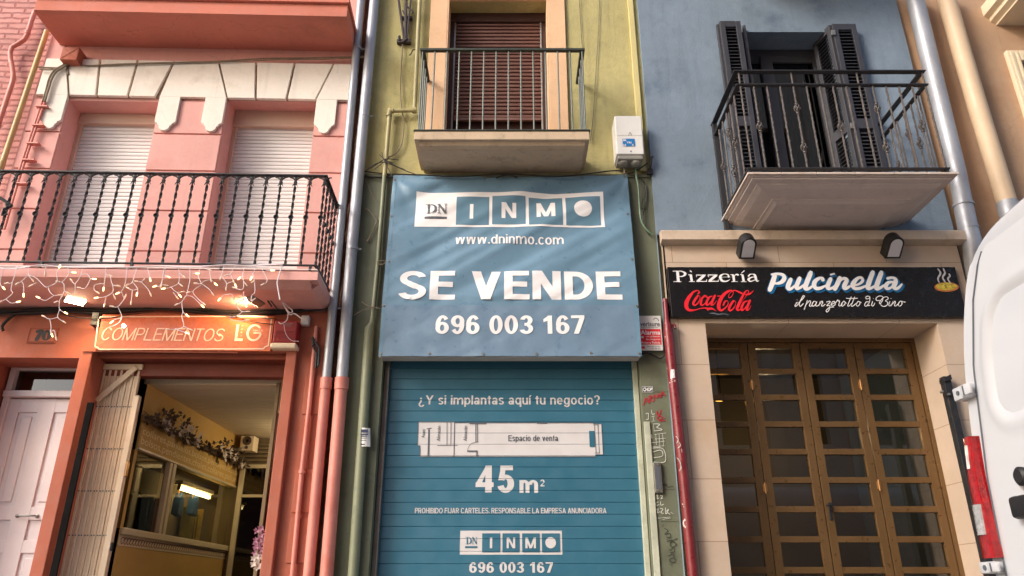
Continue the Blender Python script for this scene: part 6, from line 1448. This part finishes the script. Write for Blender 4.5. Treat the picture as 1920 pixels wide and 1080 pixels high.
STR += [q6(P) for P in ([(70, 110), (40, 200), (85, 220)], [(40, 200), (10, 320)], [(195, 110), (210, 180), (255, 220)], [(205, 180), (195, 285), (115, 330), (38, 345)], [(195, 285), (225, 310)], [(115, 330), (180, 385), (240, 378)], [(180, 385), (212, 420)], [(140, 385), (182, 440)], [(315, 110), (318, 240), (285, 400), (270, 425), (230, 485), (178, 512)], [(270, 425), (340, 430), (450, 530)], [(350, 375), (300, 385)], [(430, 310), (350, 375), (405, 455), (468, 508)], [(230, 485), (245, 590), (288, 628)], [(245, 590), (232, 640), (250, 745), (160, 775), (80, 775)], [(250, 745), (330, 780)], [(160, 775), (285, 815)], [(435, 110), (405, 210), (435, 290), (380, 288)], [(435, 290), (520, 350), (558, 402)], [(435, 290), (470, 265), (540, 255), (590, 298)], [(520, 130), (540, 255)], [(460, 130), (530, 150)], [(345, 185), (395, 185)], [(680, 100), (655, 190), (640, 235)], [(655, 215), (705, 290), (700, 345)], [(705, 295), (780, 270), (800, 312)], [(795, 100), (745, 190), (700, 205)], [(745, 190), (780, 270)], [(890, 120), (870, 210), (840, 235)], [(875, 210), (885, 265), (910, 300)], [(885, 265), (885, 330), (855, 358), (785, 335)], [(1020, 110), (980, 200), (965, 235)], [(980, 180), (1000, 260), (985, 270)], [(1000, 260), (1005, 380), (970, 420), (968, 480), (995, 460)], [(885, 380), (890, 450), (910, 520)], [(890, 455), (808, 512), (830, 555), (875, 590), (930, 588)], [(875, 590), (800, 640), (738, 650), (770, 680), (845, 690), (925, 680)], [(665, 420), (630, 458)], [(665, 415), (755, 405), (780, 455)], [(1075, 130), (1130, 240), (1125, 280), (1088, 300)], [(1140, 120), (1125, 150), (1190, 152)])]
m = MB(L); tips = []
main = [(-20, 502), (30, 503), (75, 498), (120, 501), (180, 500), (240, 502), (300, 499), (360, 500), (420, 498), (470, 498), (500, 496), (530, 497)]
m.tube([L.p3(x, y, YI) for x, y in main], .006, 6, 6); m.tube([L.p3(x, y + 1.5 * sin(i * 2.1), YI - .006) for i, (x, y) in enumerate(main)], .004, 6, 6)
rs = random.Random(11)
for P in STR:
    off = YI - rs.uniform(-.004, .02)
    Q = [L.p3(x, y, off + rs.uniform(-.006, .006)) for x, y in P]
    m.tube(Q, .0027, 6, 5); tips.append((Vector(Q[-1]), (Vector(Q[-1]) - Vector(Q[-2])).normalized()))
m.build('cord', cable_w, il, smooth=True)
b = MB(W); b.tube([(0, 0, 0), (0, 0, .022), (0, 0, .03)], [.0056, .005, .0034], 8); bmsh = b.build('bulb', tipw, il, smooth=True)
b = MB(W); b.tube([(0, 0, 0), (0, 0, .022), (0, 0, .03)], [.0056, .005, .0034], 8); bmsh2 = b.build('bulb', led, il, smooth=True)
fi = [True, True]
for i, (p, d) in enumerate(tips[:98]):
    P = L.world(p - d * .012); q = Vector((L.ex.x * d.x + L.ey.x * d.y, L.ex.y * d.x + L.ey.y * d.y, d.z)).to_track_quat('Z', 'Y').to_euler(); k = 0 if i % 3 else 1
    pr = bmsh2 if k else bmsh
    if fi[k]: pr.location = P; pr.rotation_euler = q; fi[k] = False
    else: inst(pr, il, P, rot=q)
P = L.world(L.p3(232, 611, YI - .01)); m = MB(W); m.lathe((P.x, P.y, P.z), [(.001, -.014), (.010, -.010), (.014, 0), (.010, .010), (.001, .014)], 'z', 12); m.build('bright_bulb', lamp_e, il, smooth=True)
# folding gate bunched at the left of the shop opening
t = thing('folding_gate', 'cream folding lattice gate bunched at the left of the shop doorway', 'gate')
yg = .17; gxa, gxb = L.x(144, 880, yg), L.x(228, 880, yg); gz = L.z(220, 684, yg)
ns = 15; gw = (gxb - gxa) / ns
for k in range(ns):
    m = MB(L); y_ = yg + (.006 if k % 2 else 0); m.box(gxa + k * gw + .001, gxa + (k + 1) * gw - .001, y_ - .012, y_ + .02, .03, gz - .05, .004); m.build('slat', gate_m, t)
m = MB(L); m.box(gxa - .01, gxb + .02, yg - .03, yg + .03, gz - .048, gz, .004); m.build('top_bar', gate_m, t)
m = MB(L); A, B = L.pt(256, 689, yg - .03), L.pt(181, 752, yg - .03); dx, dz = B[0] - A[0], B[1] - A[1]; ln_ = math.hypot(dx, dz); nx, nz = -dz / ln_ * .022, dx / ln_ * .022
m.prism([(A[0] + nx, A[1] + nz), (A[0] - nx, A[1] - nz), (B[0] - nx, B[1] - nz), (B[0] + nx, B[1] + nz)], yg - .045, yg - .031, bev=.002); m.build('brace', gate_m, t)
m = MB(L); m.box(gxb - .005, gxb + .04, yg - .03, yg + .02, .02, L.z(255, 743, yg), .004); m.build('lock_stile', gate_m, t)
m = MB(L)
for y in (763, 842, 921, 1004, 1090):
    z = L.z(215, y, yg)
    for k in range(ns): m.lathe((gxa + (k + .5) * gw, yg - .012 - (0 if k % 2 == 0 else -.006), z), [(.006, -.001), (.006, .004)], 'y', 6)
m.build('rivets', print_k, t)
for y, s_ in ((880, 1), (1025, 0)):
    m = MB(L); x, z = L.pt(228 if s_ else 212, y, yg); m.box(gxb + .03, gxb + .055, yg - .025, yg + .005, z - (.06 if s_ else .03), z + (.06 if s_ else .03), .004); m.build('latch', brass if s_ else iron, t)
# garlands, speaker, tube lamp, bags, flowers in the porch
def garland(x0, x1, z0, z1, lab, seed):
    r = random.Random(seed); t = thing('dried_garland', lab, 'garland', None)
    ml, mp_, ms = MB(I), MB(I), MB(I)
    for k in range(150):
        u = r.random(); x = x0 + (x1 - x0) * u; h = .03 + .15 * sin(pi * min(1, u * 1.1)) ; z = z0 + (z1 - z0) * u + r.uniform(-.03, h); y = -.05 + r.uniform(-.09, .03)
        d = Vector((r.uniform(-1, 1), r.uniform(-1, .2), r.uniform(-.6, 1))).normalized(); n = d.cross(Vector((r.random(), r.random(), r.random()))).normalized(); l = r.uniform(.03, .075); w_ = l * .28; c = Vector((x, y, z))
        ml.face([c, c + d * l * .5 + n * w_, c + d * l, c + d * l * .5 - n * w_])
    for k in range(16):
        u = .2 + .7 * r.random(); c = Vector((x0 + (x1 - x0) * u, -.09 + r.uniform(-.03, .02), z0 + (z1 - z0) * u + r.uniform(-.01, .09)))
        for j in range(6):
            a = 2 * pi * j / 6 + r.random(); d = Vector((cos(a), -.35, sin(a))); n = Vector((-sin(a), 0, cos(a))) * .018; mp_.face([c, c + d * .026 + n, c + d * .052, c + d * .026 - n])
    for k in range(14): ms.tube([(x0 - .12 + r.random() * .1, -.05 - r.random() * .05, z0 + r.uniform(-.02, .06)), (x0 + (x1 - x0) * .3, -.05, z0 + (z1 - z0) * .3 + r.uniform(-.01, .05)), (x0 + (x1 - x0) * r.uniform(.6, 1), -.06, z0 + (z1 - z0) * .85 + r.uniform(-.02, .04))], .004, 4, 4)
    ms.build('stems', leaf_d, t); ml.build('leaves', leaf_d, t); mp_.build('petals', petal, t)
xa, za = I.pt(262, 800, -.02); xb, zb2 = I.pt(366, 842, -.02); xc, zc2 = I.pt(455, 880, -.02)
garland(xa, xb, zband + .01, zband + .01, 'larger dried flower garland on the board nearer the folding gate', 3); garland(xb + .12, xc - .05, zband + .01, zband + .01, 'smaller dried flower garland on the board next to the loudspeaker', 8)
t = thing('loudspeaker', 'small cream loudspeaker in the far corner of the shop porch', 'loudspeaker')
ysp = 2.45; (xa, z1), (xb, z0) = C.pt(452, 817, ysp), C.pt(474, 845, ysp)
m = MB(C); m.box(xa, xb, ysp, ysp + .16, z0, z1, .008); m.build('cabinet', cream, t)
for zz, r in (((z1 * .66 + z0 * .34), .05), ((z1 * .22 + z0 * .78), .018)): m = MB(C); m.lathe(((xa + xb) / 2, ysp - .001, zz), [(r, -.004), (r, .003), (r * .8, .004), (r * .3, -.001)], 'y', 18); m.build('driver', leaf_d if r > .03 else print_k, t, smooth=True)
t = thing('tube_lamp', 'glowing tube lamp inside the display window of the porch', 'lamp')
xt0, zt_0 = I.pt(338, 915, .2); xt1, zt_1 = I.pt(392, 925, .2)
m = MB(I); m.tube([(xt0, .2, zt_0), (xt1, .2, zt_0)], .018, 10); m.build('tube', tube_e, t, smooth=True)
m = MB(I); m.box(xt0 - .05, xt1 + .05, .16, .24, zt_0 + .03, zt_0 + .07, .004); m.box(xt0 - .04, xt0 - .02, .185, .215, zt_0 - .02, zt_0 + .03); m.box(xt1 + .02, xt1 + .04, .185, .215, zt_0 - .02, zt_0 + .03); m.build('fitting', cream, t)
la = bpy.data.lights.new('porch_fill_light', 'POINT'); la.energy = 7; la.color = (1, .80, .5); la.shadow_soft_size = .1  # fill light and lamp disc added out of sight to brighten the porch
lo = bpy.data.objects.new('porch_fill_light', la); COL.objects.link(lo); lo.location = (-2.15, 8.15, 2.5)
t2 = thing('added_porch_lamp', 'unseen round ceiling lamp added to light the shop porch', 'lamp'); m = MB(C); m.lathe((-2.16, 2.2, Iz - .012), [(.07, -.03), (.08, -.015), (.08, 0)], 'z', 20); m.build('lamp_shade', tube_e, t2, smooth=True)
rb = random.Random(2)
for k, (px, py, lab) in enumerate(((334, 945, 'dark blue bag hanging in the display window nearer the window bar'), (362, 945, 'dark blue bag hanging in the display window under the tube lamp'))):
    t = thing('hanging_bag', lab, 'bag'); x, z = I.pt(px, py, .24)
    m = MB(I); m.prism([(x - .05, z - .10), (x + .09, z - .12), (x + .07, z + .06), (x + .01, z + .11), (x - .03, z + .06)], .21, .28, bev=.01); m.build('body', bag_b, t)
    m = MB(I); m.tube([(x - .03, .245, z + .05), (x + .01, .245, z + .2), (x + .06, .245, z + .05)], .005, 6, 5); m.build('strap', brass, t)
for k in range(7):
    px = (250, 272, 296, 352, 374, 396, 418)[k]; x, z = I.pt(px, 978, .33); c_ = mat('garment_fabric_%s' % 'abcdefg'[k], [(60, 96, 84), (104, 116, 98), (150, 96, 70), (124, 110, 50), (170, 142, 56), (140, 44, 44), (92, 66, 60)][k], .9, .3, 9)
    m = MB(I); m.sheet(lambda u, v: (x - .1 + .2 * u, .33 + .03 * sin(u * 14 + k), zsill + .01 + .38 * v * (1 - .25 * abs(u - .5))), 14, 3)
    m.sheet(lambda u, v: (x - .1 + .2 * u, .36 + .03 * sin(u * 14 + k), zsill + .01 + .38 * v * (1 - .25 * abs(u - .5))), 14, 3)
    o = m.build('hanging_garment', c_); single(o, ['dark green', 'grey green', 'rust brown', 'olive', 'mustard', 'deep red', 'dark brown'][k] + ' garment standing behind the porch display glass', 'garment', 'garments in the porch display')
t = thing('flower_bunch', 'pink and cream dried flowers beside the right jamb of the shop doorway', 'flowers')
m, m2 = MB(C), MB(C); rf = random.Random(9); xf_, zf_ = C.pt(494, 1030, .28)
for k in range(34):
    c = Vector((xf_ + rf.uniform(-.05, .045), .20 + rf.uniform(-.03, .05), zf_ + rf.uniform(-.14, .16))); mm_ = m if c.z > zf_ - .05 else m2
    for j in range(5):
        a = 2 * pi * j / 5 + rf.random(); d = Vector((cos(a), -.4, sin(a))); n = Vector((-sin(a), 0, cos(a))) * .009; mm_.face([c, c + d * .014 + n, c + d * .028, c + d * .014 - n])
m.build('pink_blossom', petal_p, t); m2.build('cream_blossom', petal, t); m = MB(C)
for k in range(8): m.tube([(xf_ + .03, .27, zf_ - .3), (xf_ + rf.uniform(-.04, .03), .22, zf_ + rf.uniform(-.1, .12))], .003, 4)
m.build('stems', leaf_d, t)

# ================================================================== white van at the right, heading away along the street
van = thing('parked_van', 'white panel van parked at the right with its tail towards the coral house', 'van')
VX, VC = 1.86, 2.05
PR = [(.30, .90), (.38, .99), (.60, 1.02), (1.07, 1.035), (1.43, 1.01), (1.85, .93), (2.10, .83), (2.24, .735), (2.31, .63), (2.345, .45), (2.36, 0)]   # z, half width
def hw(z):
    for (z0, w0), (z1, w1) in zip(PR, PR[1:]):
        if z0 <= z <= z1: return w0 + (w1 - w0) * (z - z0) / (z1 - z0)
    return PR[0][1] if z < PR[0][0] else 0
dense = crom([(z, w_, 0) for z, w_ in PR], 4); PRD = [(p[0], p[1]) for p in dense]
def ring(x, inset=0, ztop=9, sc=1.0):
    out = []
    for z, w_ in PRD: out.append((x, VC + max(w_ * sc - inset, 0), min(z, ztop) - (inset if z > 2.25 else 0)))
    return out + [(p[0], 2 * VC - p[1], p[2]) for p in out[-2::-1]]
m = MB(W)
R_ = [ring(VX + .0, .014), ring(VX + .010, .004), ring(VX + .03, 0), ring(VX + 2.0), ring(VX + 3.4), ring(VX + 3.9, ztop=2.2, sc=.985), ring(VX + 4.45, ztop=1.45, sc=.97), ring(VX + 4.9, ztop=1.15, sc=.93), ring(VX + 5.1, ztop=.9, sc=.86)]
rv = [[m.bm.verts.new(p) for p in r] for r in R_]
for a, b in zip(rv, rv[1:]):
    for k in range(len(a) - 1): m.bm.faces.new((a[k], b[k], b[k + 1], a[k + 1]))
m.bm.faces.new(rv[0][::-1]); m.bm.faces.new(rv[-1])
bmesh.ops.recalc_face_normals(m.bm, faces=m.bm.faces[:]); m.build('body', van_w, van, smooth=True)
V = Frame(VX, 0, 0)
def vy(px, py, x=None):
    d = ray(px, py); t_ = (VX if x is None else x) / d[0]; return d[1] * t_, EYE + d[2] * t_
# rear doors: pressed panels with a recessed window shape
GAP = .085
def door(sgn):
    m = MB(W); nu, nv = 60, 90; z0, z1 = .42, 2.27
    def h(y, z):
        e = hw(z) - GAP; e = min(e, 9)
        def rr(a0, a1, b0, b1, r):
            a = abs(y); dx = max(a0 - a, a - a1); dz = max(b0 - z, z - b1); qx, qz = max(dx + r, 0), max(dz + r, 0); return math.hypot(qx, qz) + min(max(dx, dz) + r, 0) - r
        s1_ = rr(.10, hw(z) - .20, 1.625, 2.06, .10); s2_ = rr(.10, hw(1.2) - .27, .62, 1.40, .10)
        f = lambda s_, w_: max(0, min(1, .5 - s_ / w_)) ** 2 * (3 - 2 * max(0, min(1, .5 - s_ / w_)))
        ridge = math.exp(-((s1_ - .035) / .022) ** 2) * .006
        edge = max(0, 1 - (e - abs(y)) / .02) ** 2 * .006
        return .012 * f(s1_, .03) - ridge + .010 * f(s2_, .05) + edge
    def fn(u, v):
        z = z0 + (z1 - z0) * v; top = hw(z) - GAP; y = .006 + (top - .006) * u; return (VX - .008 + h(y, z), VC + sgn * y, z)
    m.sheet(fn, nu, nv)
    if sgn < 0: bmesh.ops.reverse_faces(m.bm, faces=m.bm.faces[:])
    bmesh.ops.reverse_faces(m.bm, faces=m.bm.faces[:])
    return m.build('rear_door', van_w, van, smooth=True)
dl = door(1); dr_ = door(-1)
m = MB(W)
z = .42; gp = []
while z < 2.28: gp.append((VX - .001, VC + hw(z) - GAP + .004, z)); z += .04
m.tube(gp, .0055, 6); m.build('door_seal', print_k, van)
# hinges
def hinge(px0, py0, px1, py1):
    yA, zA = vy((px0 + px1) / 2, py0, VX - .03); yB_, zB = vy((px0 + px1) / 2, py1, VX - .03); zc = (zA + zB) / 2; hh = (zA - zB) / 2 * .9; ye = VC + hw(zc)
    m = MB(W); m.box(VX - .036, VX + .03, ye - .075, ye + .03, zc - hh, zc + hh, .006); m.box(VX - .042, VX - .030, ye - .10, ye - .035, zc - hh * .8, zc + hh * .8, .004)
    hg = m.build('hinge', van_w, van, smooth=True)
    m = MB(W); m.lathe((VX - .0365, ye - .01, zc), [(.010, -.003), (.010, .002)], 'x', 12); m.build('hinge_bolt', print_k, hg); m = MB(W); m.box(VX - .0445, VX - .040, ye - .062, ye - .055, zc - hh * .7, zc + hh * .7); m.build('hinge_slot', print_k, hg)
hinge(1797, 716, 1830, 746); hinge(1853, 1050, 1896, 1076)
# tail light
zt0, zt1 = vy(1865, 1047)[1], vy(1825, 821)[1]
def tl(z0, z1, a0, a1, x0, x1, nm, mt, par, n=14, taper=0):
    m = MB(W); cols_ = []
    for i in range(n + 1):
        z = z0 + (z1 - z0) * i / n; e = VC + hw(z) + .004; ww = (a1 - taper * i / n)
        y0_, y1_ = e - a0, e - ww
        cols_.append([m.bm.verts.new(p) for p in ((x1, y0_, z), (x0 + .012, y0_ + .002, z), (x0, y0_ - .014, z), (x0 - .004, (y0_ + y1_) / 2, z), (x0, y1_ + .01, z), (x1, y1_, z))])
    for a, b in zip(cols_, cols_[1:]):
        for k in range(5): m.bm.faces.new((a[k], b[k], b[k + 1], a[k + 1]))
        m.bm.faces.new((a[5], b[5], b[0], a[0]))
    m.bm.faces.new(cols_[0]); m.bm.faces.new(cols_[-1][::-1]); bmesh.ops.recalc_face_normals(m.bm, faces=m.bm.faces[:])
    return m.build(nm, mt, par, smooth=True)
lt = tl(zt0, zt1, -.006, .098, VX - .034, VX + .05, 'tail_light', tail_r, van, taper=.03)
yA, zA = vy(1850, 946); yA, zB = vy(1852, 1004); tl(zB, zA, -.002, .07, VX - .041, VX - .02, 'reversing_lens', tail_c, lt)
yA, zA = vy(1828, 836); yA, zB = vy(1833, 880); tl(zB, zA, .012, .045, VX - .041, VX - .02, 'indicator_lens', tail_c, lt)
m = MB(W); rl = []
for i in range(15): z = zt0 + (zt1 - zt0) * i / 14; rl.append((VX + .02, VC + hw(z) + .018, z))
m.tube(rl, .008, 8); m.build('lens_rim', tail_c, lt, smooth=True)
# mirror-side tail light on the near corner
m = MB(W); m.box(VX - .03, VX + .05, VC - hw(1.4) - .004, VC - hw(1.4) + .11, zt0, zt1, .012); m.build('tail_light', tail_r, van, smooth=True)
# lock and handle
yL, zL = vy(1924, 893); m = MB(W); m.lathe((VX - .012, yL, zL), [(.034, .0), (.034, -.012), (.024, -.02)], 'x', 22); m.build('door_lock', rub, dl, smooth=True)
yH, zH = vy(1925, 952); m = MB(W); m.box(VX - .05, VX - .004, yH - .16, yH + .025, zH - .038, zH + .04, .014); m.build('door_handle', rub, dl, smooth=True)
# the rest of the van
m = MB(W); m.box(VX - .10, VX + .02, VC - 1.0, VC + 1.0, .30, .58, .03); m.build('rear_bumper', rub, van, smooth=True)
m = MB(W); m.box(VX + 5.06, VX + 5.2, VC - .86, VC + .86, .28, .62, .03); m.build('front_bumper', rub, van, smooth=True)
m = MB(W); m.prism([(VX + 3.93, 2.12), (VX + 4.44, 1.47), (VX + 4.46, 1.48), (VX + 3.95, 2.14)], VC - .74, VC + .74, 'y'); m.build('windscreen', pane_d, van)
for s_ in (-1, 1):
    m = MB(W); y_ = VC + s_ * 1.0; m.prism([(VX + 3.2, 1.45), (VX + 4.3, 1.45), (VX + 3.85, 2.0), (VX + 3.2, 2.0)], y_ - .012, y_ + .012, 'y'); m.build('side_window', pane_d, van)
    m = MB(W); m.box(VX + 4.92, VX + 5.11, VC + s_ * .72 - .12, VC + s_ * .72 + .12, .78, .98, .02); m.build('headlight', tail_c, van, smooth=True)
    m = MB(W); m.box(VX + 4.0, VX + 4.12, VC + s_ * 1.14 - .09, VC + s_ * 1.14 + .09, 1.35, 1.68, .03); m.box(VX + 4.04, VX + 4.08, VC + s_ * 1.0 - .06, VC + s_ * 1.0 + .06, 1.4, 1.45); m.build('mirror', rub, van, smooth=True)
    for wxp in (VX + .95, VX + 4.2):
        m = MB(W); m.lathe((wxp, VC + s_ * .90, .34), [(.20, -.11), (.32, -.12), (.34, -.08), (.34, .08), (.32, .12), (.20, .11)], 'y', 32); wh = m.build('wheel', rub, van, smooth=True)
        m = MB(W); m.lathe((wxp, VC + s_ * .93, .34), [(.2, -.09), (.2, .085), (.12, .07), (.05, .095)], 'y', 24); m.build('rim', steel, wh, smooth=True)
m = MB(W); m.box(VX - .02, VX - .012, VC - .26, VC + .26, .66, .78); m.build('number_plate', plast_w, van)
settle()
